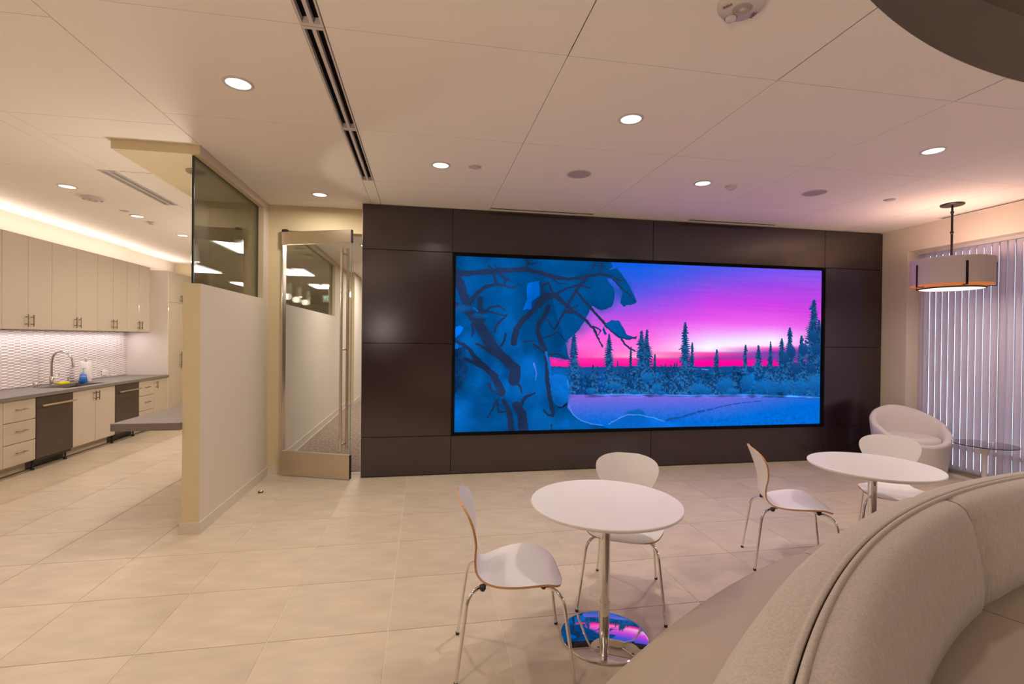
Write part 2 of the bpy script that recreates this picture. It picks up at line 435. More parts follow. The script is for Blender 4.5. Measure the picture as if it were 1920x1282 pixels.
for i in range(4):
    for j in range(len(YS_K)-1):
        y0, y1 = YS_K[j], YS_K[j+1]
        if i == 2:
            if 5.0 < y0 < 5.2: continue
            continue
        if i == 3: x0 = -2.84
        else: x0 = XS_K[i]
        x1 = XS_K[i+1]
        if i == 3 and y1 > 4.27:      # runs into the soffit
            if y0 < 4.27: panel(x0, x1, y0, 4.27); panel(x0, -2.405, 4.27, y1)
            else: panel(x0, -2.405, y0 + (0.012 if abs(y0-5.10) < .01 else 0), y1)
            continue
        panel(x0, x1, y0, y1)
for j in range(len(YS_K)-1):
    if abs(YS_K[j]-5.10) < .01: continue
    panel(-2.985, -2.84, YS_K[j], YS_K[j+1])
for i in range(6):
    for j in range(15):
        x0 = -1.9+1.22*i; y0 = 6.2+1.22*j
        bmx = bbox(x0+.004, min(x0+1.216, 6.25), y0+.004, y0+1.216, ZC, ZC+.012)
        finish('ceiling_panel', bmx, M['ceiling'], ceil)
# round raised recess over the banquette
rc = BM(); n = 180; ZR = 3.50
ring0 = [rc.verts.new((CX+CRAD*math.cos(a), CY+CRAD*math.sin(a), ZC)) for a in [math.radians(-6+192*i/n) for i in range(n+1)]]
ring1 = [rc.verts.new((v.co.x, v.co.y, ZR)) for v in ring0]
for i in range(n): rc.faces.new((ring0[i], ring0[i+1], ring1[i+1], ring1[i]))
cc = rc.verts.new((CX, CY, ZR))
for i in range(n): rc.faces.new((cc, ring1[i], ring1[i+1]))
r0 = finish('ceiling', rc, mat('recess_shade_paint', (0.15, 0.125, 0.105), 0.9)); struct(r0, 'round raised ceiling recess above the banquette, shade put into its colour')  # dark colour stands in for the recess being unlit
rl = BM(); box(rl, -1.2, 6.9, -3.3, 2.6, 3.56, 3.62); struct(finish('ceiling', rl, M['gap']), 'slab above the round recess')

# ------------------------------------------------------------------ ceiling fixtures
def downlight(x, y, label):
    t = thing('downlight', label, 'ceiling light', (x, y, ZC), group='round recessed downlights')
    finish('trim_ring', lathe(BM(), [(0.086, 0), (0.086, -.004), (0.080, -.007), (0.070, -.006), (0.068, 0.0)], n=36), M['plastic'], t, world=False, smooth=True)
    finish('lens', lathe(BM(), [(0, -.003), (0.069, -.003), (0.069, -.0005)], n=36), M['lens'], t, world=False)
    return t
DL = {(-1.115, 3.18): 'large round downlight left of the long slot diffuser, nearest on the left',
      (1.385, 3.15): 'round lit downlight in the middle of the lounge ceiling, nearest row',
      (3.94, 3.19): 'round lit downlight at far right of the lounge ceiling',
      (0.13, 4.32): 'round lit downlight just right of the slot diffuser beside a small disc cover',
      (2.63, 4.29): 'round lit downlight beside the little smoke detector',
      (-1.11, 5.48): 'round lit downlight directly in front of the glass door',
      (-3.625, 5.74): 'kitchen downlight nearest, before the speaker strobe',
      (-3.625, 6.98): 'kitchen downlight in the middle of the row over the counter run',
      (-3.625, 8.16): 'kitchen downlight second from the far end, near the partition glass edge',
      (-3.625, 9.4): 'kitchen downlight farthest down the row, hidden behind the glass edge',
      (-3.625, 3.2): 'kitchen downlight over the near kitchen floor, out of view',
      (-3.625, 0.8): 'kitchen downlight beside the viewer, out of view',
      (-1.115, 0.8): 'lounge downlight above the viewer', (-2.3, -1.2): 'downlight behind the viewer'}
for (x, y) in DOWN: downlight(x, y, DL[(x, y)])
def disc_cover(x, y, r, label, cat='ceiling cover', name='sprinkler_cover'):
    t = thing(name, label, cat, (x, y, ZC))
    finish('rim', lathe(BM(), [(r, 0), (r, -.004), (r*.8, -.006), (r*.78, 0)], n=28), M['plastic'], t, world=False, smooth=True)
    finish('cap', lathe(BM(), [(0, -.011), (r*.72, -.010), (r*.74, -.004)], n=28), M['plastic'], t, world=False)
disc_cover(0.43, 4.30, .055, 'small round white sprinkler cover right of the downlight by the slot diffuser')
disc_cover(4.85, 4.37, .055, 'small round white sprinkler cover near the drum pendant')
disc_cover(-3.63, 6.72, .05, 'small round sprinkler cover beside the middle kitchen downlight')
def speaker(x, y, label):
    t = thing('ceiling_speaker', label, 'speaker', (x, y, ZC), group='flush ceiling speakers')
    finish('rim', lathe(BM(), [(.112, 0), (.112, -.005), (.104, -.006), (.102, 0)], n=36), M['plastic'], t, world=False, smooth=True)
    finish('grille', lathe(BM(), [(0, -.006), (.06, -.0055), (.101, -.003)], n=36), mat('grille_gray', (0.44, 0.38, 0.36), 0.7, noise=(400, 0.3, S1)), t, world=False)
speaker(1.385, 4.29, 'round flush ceiling speaker between the two middle downlights')
speaker(3.90, 4.33, 'round flush ceiling speaker over the right end of the video wall')
def detector(x, y, label):
    t = thing('smoke_detector', label, 'smoke detector', (x, y, ZC))
    finish('base', lathe(BM(), [(.055, 0), (.055, -.010), (.048, -.014), (0, -.014)], n=28), M['plastic'], t, world=False, smooth=True)
    finish('sensor_cap', lathe(BM(), [(.038, -.014), (.034, -.030), (.02, -.036), (0, -.036)], n=24), M['plastic'], t, world=False, smooth=True)
detector(2.95, 4.32, 'small white smoke detector right of a lounge downlight')
detector(-3.62, 7.30, 'small white smoke detector on the kitchen ceiling past the middle downlight')
def text_obj(body, size, loc, rot, material, parent, name='lettering', ext=0.0006):
    cu = bpy.data.curves.new(name, 'FONT'); cu.body = body; cu.size = size; cu.extrude = ext; cu.align_x = 'CENTER'; cu.align_y = 'CENTER'
    tmp = bpy.data.objects.new('tmp', cu); COL.objects.link(tmp)
    me = bpy.data.meshes.new_from_object(tmp.evaluated_get(bpy.context.evaluated_depsgraph_get()))
    bpy.data.objects.remove(tmp); me.materials.clear(); me.materials.append(material)
    o = bpy.data.objects.new(name, me); COL.objects.link(o); o.parent = parent; o.location = loc; o.rotation_euler = rot
    return o
AX, AY, AR = 1.389, 1.968, .105
def alarm(x, y, rz, label, R=.105):
    t = thing('fire_alarm', label, 'fire alarm', (x, y, ZC), rz)
    finish('housing', lathe(BM(), [(R, 0), (R*.99, -.014), (R*.88, -.030), (0, -.034)], n=48), M['plastic'], t, world=False, smooth=True)
    gb = BM()
    for k in range(1, 7):
        r = .006+k*.0055
        lathe(gb, [(r, -.0335), (r+.0022, -.0358), (r+.004, -.0335)], n=36)
    finish('speaker_grille', gb, mat('grille_ring', (0.45, 0.40, 0.37), 0.6), t, world=False)
    finish('strobe_lens', lathe(BM(), [(.025, 0), (.024, -.010), (.018, -.016), (0, -.018)], -.0, -.066, 28, -.031), mat('strobe_glass', (0.85, 0.82, 0.78), 0.08, trans=0.3, coat=0.6), t, world=False, smooth=True)
    finish('strobe_bezel', lathe(BM(), [(.028, 0), (.0275, -.006), (.025, -.006)], -.0, -.066, 28, -.0295), M['chrome'], t, world=False)
    text_obj('FIRE', .022, (-.078, -.010, -.0345), (PI, 0, math.radians(70)), M['red'], t)
    text_obj('FIRE', .022, (.078, -.010, -.0345), (PI, 0, math.radians(-70)), M['red'], t)
alarm(AX, AY, math.radians(192), 'round white fire alarm speaker strobe at the top edge, red FIRE lettering')
alarm(-3.63, 6.14, math.radians(30), 'round white fire alarm speaker strobe on the kitchen ceiling')
def slot_diffuser(x0, x1, y0, y1, label, group='linear slot air diffusers', along='y'):
    t = thing('slot_diffuser', label, 'air diffuser', ((x0+x1)/2, (y0+y1)/2, ZC), group=group)
    W, L = (x1-x0)/2, (y1-y0)/2
    if along == 'x': W, L = L, W
    def bx(bm, a, b, c, d, e, f):
        if along == 'x': box(bm, c, d, a, b, e, f)
        else: box(bm, a, b, c, d, e, f)
    fr = BM()
    e = W*0.20
    bx(fr, -W+.002, -W+e, -L+.003, L-.003, -.006, .03); bx(fr, W-e, W-.002, -L+.003, L-.003, -.006, .03)
    bx(fr, -W+e, W-e, -L+.003, -L+.022, -.006, .03); bx(fr, -W+e, W-e, L-.022, L-.003, -.006, .03)
    finish('frame', fr, M['plastic'], t, world=False)
    ba = BM(); bx(ba, -W*.17, W*.17, -L+.022, L-.022, -.005, .03)
    finish('centre_bar', ba, M['plastic'], t, world=False)
    bk = BM(); bx(bk, -W+e, W-e, -L+.022, L-.022, .028, .034)
    finish('dark_plenum', bk, M['bezel'], t, world=False)
slot_diffuser(-0.605, -0.495, 1.32, 2.52, 'linear slot diffuser at the top edge of the picture, nearest of the line')
slot_diffuser(-0.605, -0.495, 2.52, 3.705, 'long middle linear slot diffuser with two black slots')
slot_diffuser(-0.605, -0.495, 3.705, 4.885, 'farthest linear slot diffuser of the line, ending before the dark wall')
slot_diffuser(-0.605, -0.495, 0.12, 1.32, 'linear slot diffuser over the viewer, out of view')
slot_diffuser(-0.605, -0.495, -1.08, 0.12, 'linear slot diffuser behind the viewer, farthest from the video wall')
slot_diffuser(-2.985, -2.84, 5.10, 6.285, 'kitchen linear slot diffuser left of the soffit')
for a, b, l in ((0.745, 2.0, 'thin slot diffuser above the left half of the video wall'), (3.25, 4.47, 'thin slot diffuser above the right half of the video wall')):
    t = thing('slot_diffuser', l, 'air diffuser', ((a+b)/2, 5.60, ZC))
    finish('frame', bbox(a, b, 5.575, 5.635, ZC-.008, ZC-.0005), M['plastic'], t)
    finish('slot', bbox(a+.01, b-.01, 5.590, 5.608, ZC-.0095, ZC-.0078), M['bezel'], t)
t = thing('slot_diffuser', 'thin slot diffuser along the ceiling beside the blinds, right of the drum pendant', 'air diffuser', (6.16, 3.0, ZC))
finish('frame', bbox(6.12, 6.20, 1.2, 4.88, ZC-.008, ZC-.0005), M['plastic'], t)
finish('slot', bbox(6.145, 6.17, 1.21, 4.87, ZC-.0095, ZC-.0078), M['bezel'], t)
# troffers of the corridor
TL = ['lit square ceiling panel light nearest in the corridor, just inside the door', 'lit ceiling panel light second along the corridor', 'lit ceiling panel light third along the corridor',
      'lit ceiling panel light behind the feature wall, middle', 'lit ceiling panel light behind the feature wall, farthest', 'lit ceiling panel light behind the feature wall, nearest']
for (x, y), l in zip(TROF, TL):
    t = thing('panel_light', l, 'ceiling light', (x, y, ZC), group='panel lights beyond the glass door')
    f_ = BM(); W, L = .33, .62
    box(f_, -W, -W+.02, -L, L, -.012, 0); box(f_, W-.02, W, -L, L, -.012, 0); box(f_, -W+.02, W-.02, -L, -L+.02, -.012, 0); box(f_, -W+.02, W-.02, L-.02, L, -.012, 0)
    finish('frame', f_, M['plastic'], t, world=False)
    d_ = BM(); box(d_, -W+.02, W-.02, -L+.02, L-.02, -.009, -.002); finish('diffuser', d_, M['diffuser'], t, world=False)
    d_ = BM(); box(d_, -.035, .035, -L+.02, L-.02, -.014, -.009); finish('lamp_cover', d_, M['plastic'], t, world=False)
t = thing('exit_sign', 'green lettered exit sign hanging far down the corridor', 'sign', (-0.9, 15.0, 2.72))
finish('face_plate', bbox(-.16, .16, -.01, .01, -.10, .10), M['clear'], t, world=False)
finish('stem', bbox(-.01, .01, -.008, .008, .10, .40), M['steel'], t, world=False)
text_obj('EXIT', .15, (0, -.0115, 0), (PI/2, 0, 0), M['green'], t)

# ------------------------------------------------------------------ interior windows and glass door
def inner_window(name, y0, y1, label):
    t = sempty(name, label, (-1.838, y0, 2.02))
    finish('pane', bbox(-1.844, -1.832, y0+.002, y1, 2.021, 3.046), M['glass'], t)
    finish('polished_edge', bbox(-1.8455, -1.8305, y0-.012, y0+.002, 2.021, 3.046), M['glassedge'], t)
    eb = BM(); box(eb, -1.846, -1.830, y0, y1, 3.042, 3.046); box(eb, -1.846, -1.830, y1-.003, y1, 2.021, 3.046)
    finish('sealant_line', eb, M['glassedge'], t)
inner_window('window_2', 4.315, 5.838, 'green-tinted glass pane standing on the low partition')
inner_window('window_3', 6.502, 10.268, 'green-tinted glass pane over the low corridor wall')
hx, hy = -1.612, 5.985
ang = math.atan2(5.66-hy, -0.803-hx)
Lw = math.hypot(5.66-hy, -0.803-hx)
d = thing('glass_door', 'open frameless glass door with steel rails and long pull bars, left of the dark wall', 'door', (hx, hy, 0), ang)
d['kind'] = 'structure'; del d['category']; d.name = 'door_1'
finish('pane', bbox(0.004, Lw-.004, -.006, .006, .282, 2.655), M['doorglass'], d, world=False)
finish('pane_edge', bbox(Lw-.004, Lw, -.006, .006, .282, 2.655), mat('bright_glass_edge', (0.25, 0.38, 0.32), 0.15), d, world=False)
finish('top_rail', bbox(0, Lw, -.022, .022, 2.655, 2.80, .002, 1), M['steel'], d, world=False)
finish('bottom_rail', bbox(0, Lw, -.022, .022, .012, .282, .002, 1), M['steel'], d, world=False)
ec = BM(); box(ec, Lw, Lw+.003, -.021, .021, .013, .281); box(ec, Lw, Lw+.003, -.021, .021, 2.656, 2.799)
finish('rail_end_cap', ec, M['black'], d, world=False)
for s in (-1, 1):
    hb = BM(); hxp = Lw-.085
    tube(hb, [(hxp, s*.065, .33), (hxp, s*.065, 2.60)], .0155, 14)
    for z in (.40, 1.46, 2.53): tube(hb, [(hxp, s*.006, z), (hxp, s*.06, z)], .009, 10)
    finish('pull_handle', hb, M['steel'], d, world=False, auto=40)
finish('pivot_block', bbox(-.0, .06, -.02, .02, 2.80, 2.83), M['black'], d, world=False)
struct(finish('trim_2', bbox(-1.632, -1.622, 6.018, 6.17, 0, 2.83), M['steel'], None), 'slim metal jamb channel of the glass door')

# ------------------------------------------------------------------ kitchen
CF_, UF, WX = -4.46, -4.745, -5.12
def hbar(bm, x, y, z0, z1, r=.006, off=.032):          # vertical bar pull on a front facing +x
    tube(bm, [(x+off, y, z0), (x+off, y, z1)], r, 8)
    for z in (z0+(z1-z0)*.2, z1-(z1-z0)*.2): tube(bm, [(x, y, z), (x+off, y, z)], r*.8, 6)
def hbar_h(bm, x, y0, y1, z, r=.005, off=.03):
    tube(bm, [(x+off, y0, z), (x+off, y1, z)], r, 8)
    for y in (y0+(y1-y0)*.12, y1-(y1-y0)*.12): tube(bm, [(x, y, z), (x+off, y, z)], r*.8, 6)
def front(parent, name, y0, y1, z0, z1, xf, handle, hp):
    gp = .0022
    o = finish(name, bbox(xf-.018, xf, y0+gp, y1-gp, z0+gp, z1-gp, .001, 1), M['gloss'], parent)
    hb = BM()
    if handle == 'v': hbar(hb, xf, hp[0], hp[1], hp[2])
    else: hbar_h(hb, xf, hp[0], hp[1], hp[2])
    finish('handle', hb, M['pull'], o, auto=40)
    return o
U = [(5.70, 6.095, 6.49, 'tall beige gloss wall cabinet at the left edge of the picture'), (6.49, 6.865, 7.25, 'first full two-door gloss wall cabinet from the left, over the drawer unit'),
     (7.25, 7.70, 8.14, 'widest two-door gloss wall cabinet, above the faucet'), (8.14, 8.505, 8.86, 'two-door gloss wall cabinet between the sink one and the last one'),
     (8.86, 9.20, 9.53, 'last two-door gloss wall cabinet against the tall end panel')]
for y0, ym, y1, lb in U:
    t = thing('wall_cabinet', lb, 'cabinet', (WX, (y0+y1)/2, 1.655), group='gloss wall cabinets over the counter')
    finish('body', bbox(WX, UF-.019, y0+.001, y1-.001, 1.655, 2.79), M['gloss2'], t)
    front(t, 'door', y0, ym, 1.655, 2.79, UF, 'v', (ym-.040, 1.69, 1.835))
    front(t, 'door', ym, y1, 1.655, 2.79, UF, 'v', (ym+.045, 1.69, 1.835))
ZT = 0.862
def base_unit(y0, y1, label, kind):
    t = thing('base_cabinet', label, 'cabinet', (CF_-.3, (y0+y1)/2, 0), group='gloss base cabinets under the counter')
    finish('body', bbox(-5.06, CF_-.019, y0+.001, y1-.001, .125, .672 if 7 < y0 < 7.5 else ZT-.001), M['gloss2'], t)
    finish('toe_kick', bbox(-4.58, -4.565, y0+.001, y1-.001, .015, .125), M['toe'], t)
    if kind == 'd3':
        for a, b in ((.135, .375), (.378, .615), (.618, ZT-.004)):
            c = (y0+y1)/2
            front(t, 'drawer', y0, y1, a, b, CF_, 'h', (c-.075, c+.075, a+(b-a)*.56))
    elif kind == 'dd':
        c = (y0+y1)/2
        front(t, 'door', y0, c, .135, ZT-.004, CF_, 'v', (c-.035, .70, .825))
        front(t, 'door', c, y1, .135, ZT-.004, CF_, 'v', (c+.035, .70, .825))
    else:
        front(t, 'door', y0, y1, .135, ZT-.004, CF_, 'v', (y0+.05, .70, .825))
base_unit(5.40, 6.12, 'gloss base cabinet at the far left picture edge', 'dd')
base_unit(6.12, 6.568, 'gloss base cabinet with three drawers left of the first dishwasher', 'd3')
base_unit(7.18, 8.05, 'two-door gloss sink cabinet between the dishwashers', 'dd')
base_unit(8.655, 9.10, 'gloss base cabinet with drawers right of the second dishwasher', 'd3')
base_unit(9.10, 9.528, 'narrow single-door gloss base cabinet beside the tall cabinets', 'd1')
def dishwasher(y0, y1, label):
    t = thing('dishwasher', label, 'dishwasher', (CF_-.3, (y0+y1)/2, 0), group='dark stainless undercounter dishwashers')
    finish('tub_body', bbox(-5.04, CF_-.02, y0+.003, y1-.003, .10, ZT-.002), M['black'], t)
    finish('door', bbox(CF_-.02, CF_+.006, y0+.004, y1-.004, .135, .755, .003, 1), M['appl'], t)
    finish('control_panel', bbox(CF_-.02, CF_+.006, y0+.004, y1-.004, .758, ZT-.008, .003, 1), M['appl'], t)
    hb = BM(); tube(hb, [(CF_+.05, y0+.05, .755), (CF_+.05, y1-.02, .755)], .0115, 12)
    for y in (y0+.10, y1-.07): tube(hb, [(CF_+.004, y, .755), (CF_+.05, y, .755)], .008, 8)
    finish('handle', hb, M['steel'], t, auto=40)
    kb = BM(); box(kb, -4.60, -4.57, y0+.004, y1-.004, .02, .12)
    finish('toe_plate', kb, M['black'], t)
    for y in (y0+.04, y1-.04): finish('foot', lathe(BM(), [(0, 0), (.018, 0), (.018, .02), (.010, .03), (.010, .10), (0, .10)], -4.52, y, 10), M['black'], t)
dishwasher(6.568, 7.18, 'dark stainless dishwasher nearest, left of the sink cabinet')
dishwasher(8.05, 8.655, 'dark stainless dishwasher farther away, partly behind the bar counter')
# tall cabinets
for i, (y0, ym, y1) in enumerate(((9.53, 10.0, 10.47), (10.47, 10.93, 11.395))):
    t = thing('tall_cabinet', ['tall gloss pantry cabinet with pale side panel at the end of the counter', 'farther tall gloss pantry cabinet, mostly behind the partition'][i], 'cabinet', (-4.8, ym, 0), group='tall gloss pantry cabinets')
    finish('body', bbox(-5.115, CF_-.019, y0+.018, y1-.001, .10, 2.74), M['gloss2'], t)
    if i == 0: finish('side_panel', bbox(WX, CF_, y0, y0+.018, .0, 2.74), mat('white_end_panel', (0.66, 0.60, 0.54), 0.3), t)
    finish('toe_kick', bbox(-4.58, -4.565, y0+.018, y1-.001, .01, .10), M['toe'], t)
    a = y0+.018
    front(t, 'door', a, ym, 2.195, 2.74, CF_, 'v', (ym-.04, 2.215, 2.345)); front(t, 'door', ym, y1, 2.195, 2.74, CF_, 'v', (ym+.04, 2.215, 2.345))
    front(t, 'door', a, ym, .10, 2.188, CF_, 'v', (ym-.04, 1.0, 1.3)); front(t, 'door', ym, y1, .10, 2.188, CF_, 'v', (ym+.04, 1.0, 1.3))
# counter with sink cut-out
SY0, SY1, SXa, SXb = 7.24, 8.0, -4.92, -4.545
cb = BM()
for b in ((WX, -4.432, 5.40, SY0), (WX, -4.432, SY1, 9.528), (WX, SXa, SY0, SY1), (SXb, -4.432, SY0, SY1)): box(cb, b[0], b[1], b[2], b[3], ZT, .903)
bmesh.ops.remove_doubles(cb, verts=cb.verts, dist=1e-5)
tag(finish('countertop', cb, M['gray']), 'long gray quartz countertop with undermount sink cut-out', 'countertop')
t = thing('sink', 'double-bowl steel undermount sink in the gray countertop', 'sink', ((SXa+SXb)/2, 7.62, .68))
for y0, y1 in ((SY0, 7.655), (7.675, SY1)):
    b_ = BM(); e = .006
    box(b_, SXa, SXb, y0, y1, .68, .686); box(b_, SXa-.004, SXa, y0, y1, .68, ZT-.001); box(b_, SXb, SXb+.004, y0, y1, .68, ZT-.001)
    box(b_, SXa, SXb, y0-.004, y0, .68, ZT-.001); box(b_, SXa, SXb, y1, y1+.004, .68, ZT-.001)
    finish('bowl', b_, M['fauc'], t)
# faucet
t = thing('faucet', 'brushed steel gooseneck kitchen faucet with side lever', 'faucet', (-4.99, 7.62, .903))
P = fillet([(0, 0, .10), (0, 0, .375), (.06, 0, .46), (.17, 0, .46), (.245, 0, .37), (.262, 0, .27)], .12, 8)
finish('neck', tube(BM(), [(0, 0, .0)]+P, .0135, 14), M['fauc'], t, world=False, auto=50)
finish('spray_head', tube(BM(), [(.2475, 0, .35), (.262, 0, .245)], [.0165, .0185], 14), M['fauc'], t, world=False, auto=50)
finish('base', lathe(BM(), [(0, 0), (.028, 0), (.028, .012), (.022, .016), (.022, .11), (.0165, .12), (0, .12)], n=20), M['fauc'], t, world=False, auto=40)
finish('lever', tube(BM(), [(0, .015, .085), (0, .06, .09), (0.03, .10, .15)], [.012, .009, .005], 10), M['fauc'], t, world=False, auto=50)
t = thing('air_gap', 'short steel cylinder on the counter left of the faucet', 'tap fitting', (-4.99, 7.34, .903))
finish('cap', lathe(BM(), [(0, 0), (.024, 0), (.024, .055), (.020, .062), (0, .064)], n=20), M['fauc'], t, world=False, auto=40)
t = thing('soap_pump', 'small steel soap pump right of the faucet', 'soap dispenser', (-4.99, 7.93, .903))
finish('base', lathe(BM(), [(0, 0), (.018, 0), (.018, .03), (.008, .035), (.008, .07), (0, .07)], n=16), M['fauc'], t, world=False, auto=40)
finish('spout', tube(BM(), [(0, 0, .068), (.02, 0, .078), (.075, 0, .070)], .006, 8), M['fauc'], t, world=False, auto=40)
tag(finish('sponge', bbox(-5.0, -4.93, 7.70, 7.88, .904, .935, .008), M['yellow']), 'bright yellow sponge lying behind the sink', 'sponge')
t = thing('soap_bottle', 'blue liquid soap bottle with clear pump beside the sink', 'bottle', (-4.86, 8.03, .903))
finish('body', lathe(BM(), [(0, 0), (.050, 0), (.052, .01), (.046, .06), (.036, .115), (.020, .13), (0, .13)], n=24), M['blue'], t, world=False, auto=50)
finish('collar', lathe(BM(), [(.018, .13), (.018, .155), (.006, .16), (.006, .205), (0, .205)], n=16), M['clear'], t, world=False, auto=50)
finish('nozzle', tube(BM(), [(-.01, 0, .205), (.035, 0, .208), (.045, 0, .198)], .007, 8), M['clear'], t, world=False, auto=50)
finish('label', lathe(BM(), [(.0470, .05), (.0390, .10)], n=24), mat('bottle_label', (0.35, 0.35, 0.65), 0.4, noise=(60, 0.6, S1)), t, world=False)
t = thing('paper_towel_holder', 'paper towel roll standing on a dark round holder', 'paper towels', (-4.93, 8.20, .903))
finish('base', lathe(BM(), [(0, 0), (.085, 0), (.085, .010), (.08, .014), (0, .014)], n=28), M['fauc'], t, world=False, auto=40)
finish('rod', tube(BM(), [(0, 0, .014), (0, 0, .315)], .006, 10), M['fauc'], t, world=False, auto=40)
finish('finial', lathe(BM(), [(0, .315), (.014, .322), (.016, .332), (.012, .344), (0, .348)], n=14), M['fauc'], t, world=False, smooth=True)
finish('roll', lathe(BM(), [(.02, .015), (.062, .015), (.064, .02), (.064, .285), (.062, .29), (.02, .29), (.02, .015)], n=32), M['paper'], t, world=False, auto=40)
for i, (y, z) in enumerate(((8.44, .965), (8.93, .985))):
    t = thing('outlet', ['white outlet plate on the tiles just right of the paper towels', 'white outlet plate on the tiles farther right, toward the end panel'][i], 'outlet', (WX+.02, y, z))
    finish('cover_plate', bbox(-5.105, -5.09, y-.06, y+.06, z-.038, z+.038, .002, 1), M['white'], t)
    rb = BM()
    for k in (-.028, .028): box(rb, -5.09, -5.0885, y+k-.017, y+k+.017, z-.014, z+.014)
    finish('socket', rb, M['plastic'], t)
# backsplash of small pillow tiles in staggered columns
bt = BM(); TW, TH = .098, .0375
n_c = int((9.53-5.5)/TW)
for c in range(n_c):
    ya = 9.528-(c+1)*TW; yb = ya+TW-.001
    offz = 0.0 if c % 2 else TH/2
    z = .904-TH+offz
    while z < 1.655:
        za, zb = max(z, .904), min(z+TH-.0030, 1.654)
        if zb-za > .006:
            xw = WX; dep = .017
            def V(y, zz, x): return bt.verts.new((x, y, zz))
            sh = .006
            P0 = [V(ya, za+sh*.0, xw+.001), V(yb, za, xw+.001), V(yb, zb, xw+.001), V(ya, zb, xw+.001)]
            zl, zh = za+(zb-za)*.60, za+(zb-za)*.80
            Q = [V(ya+.010, zl, xw+dep), V(yb-.010, zl, xw+dep), V(yb-.010, zh, xw+dep*.92), V(ya+.010, zh, xw+dep*.92)]
            bt.faces.new(Q)
            for k in range(4): bt.faces.new((P0[k], P0[(k+1) % 4], Q[(k+1) % 4], Q[k]))
        z += TH
bs = struct(finish('wall_backsplash', bbox(WX-.0, WX+.0012, 5.5, 9.53, .904, 1.654), M['tgrout']), 'backsplash of small white pillow tiles in staggered columns')
o = finish('mosaic_tiles', bt, M['btile'], bs); o['kind'] = 'stuff'
# bar counter
tag(finish('bar_counter', bbox(-2.40, -1.907, 4.27, 6.015, .845, .905, .003, 1), M['gray']), 'gray quartz bar counter cantilevered from the partition', 'counter')
tag(finish('bar_counter', bbox(-2.40, -1.907, 6.50, 10.2, .845, .905, .003, 1), M['gray']), 'gray quartz bar counter behind the corridor wall, hidden', 'counter')
# cone pendants
def cone_pendant(x, y, label, zb=2.245):
    t = thing('cone_pendant', label, 'pendant light', (x, y, 3.045), group='slim glass cone pendants over the bar')
    h = zb-3.045
    finish('canopy', lathe(BM(), [(0.078, 0), (.078, -.012), (.070, -.020), (0, -.022)], n=32), M['fauc'], t, world=False, auto=40)
    finish('cord', tube(BM(), [(0, 0, -.02), (0, 0, h+.31)], .0016, 6), M['fauc'], t, world=False)
    finish('stem_cone', lathe(BM(), [(0, h+.33), (.004, h+.32), (.017, h+.155), (0, h+.155)], n=16), M['steel'], t, world=False, auto=40)
    finish('glass_cone', lathe(BM(), [(0.0, h+.153), (.020, h+.153), (.036, h+.004), (.033, h), (0, h+.004)], n=24), M['cone'], t, world=False, auto=40)
for _y in (4.70, 7.774, 8.379, 8.968): point_light('cone_pendant_lamp', (-1.985, _y, 2.20), 32, WARM, .05)
cone_pendant(-1.985, 4.70, 'slim glass cone pendant behind the partition glass')
cone_pendant(-1.985, 7.774, 'glass cone pendant seen through the door glass, leftmost of three')
cone_pendant(-1.985, 8.379, 'glass cone pendant seen through the door glass, middle of three')
cone_pendant(-1.985, 8.968, 'glass cone pendant seen through the door glass, rightmost of three')

# ------------------------------------------------------------------ video wall: a flat picture painted in numpy
IW, IH = 1504, 640
bx0, bx1, bz0, bz1 = SX0+.035, SX1-.035, SZ0+.035, SZ1-.035
def S(px, py):          # a picture position on the screen plane -> image column, row
    dx, dy = (px-960)/FPX, -(py-641)/FPX
    v = CR*dx+CU*dy+CF; k = 5.722/v.y
    return ((v.x*k-bx0)/(bx1-bx0)*IW, (bz1-(CAM_H+v.z*k))/(bz1-bz0)*IH)
gx, gy = np.meshgrid(np.arange(IW)+.5, np.arange(IH)+.5)
def vnoise(cell, seed, cy=None):
    r = np.random.default_rng(seed); cy = cy or cell
    gw, gh = int(IW/cell)+3, int(IH/cy)+3
    a = r.random((gh, gw)); X = gx/cell; Y = gy/cy
    i, j = X.astype(int), Y.astype(int); fx, fy = X-i, Y-j
    fx = fx*fx*(3-2*fx); fy = fy*fy*(3-2*fy)
    return (a[j, i]*(1-fx)+a[j, i+1]*fx)*(1-fy)+(a[j+1, i]*(1-fx)+a[j+1, i+1]*fx)*fy
N1, N2, N3, N4 = vnoise(60, 1), vnoise(22, 2), vnoise(7, 3), vnoise(3.2, 4)
NB = vnoise(160, 6, 7)
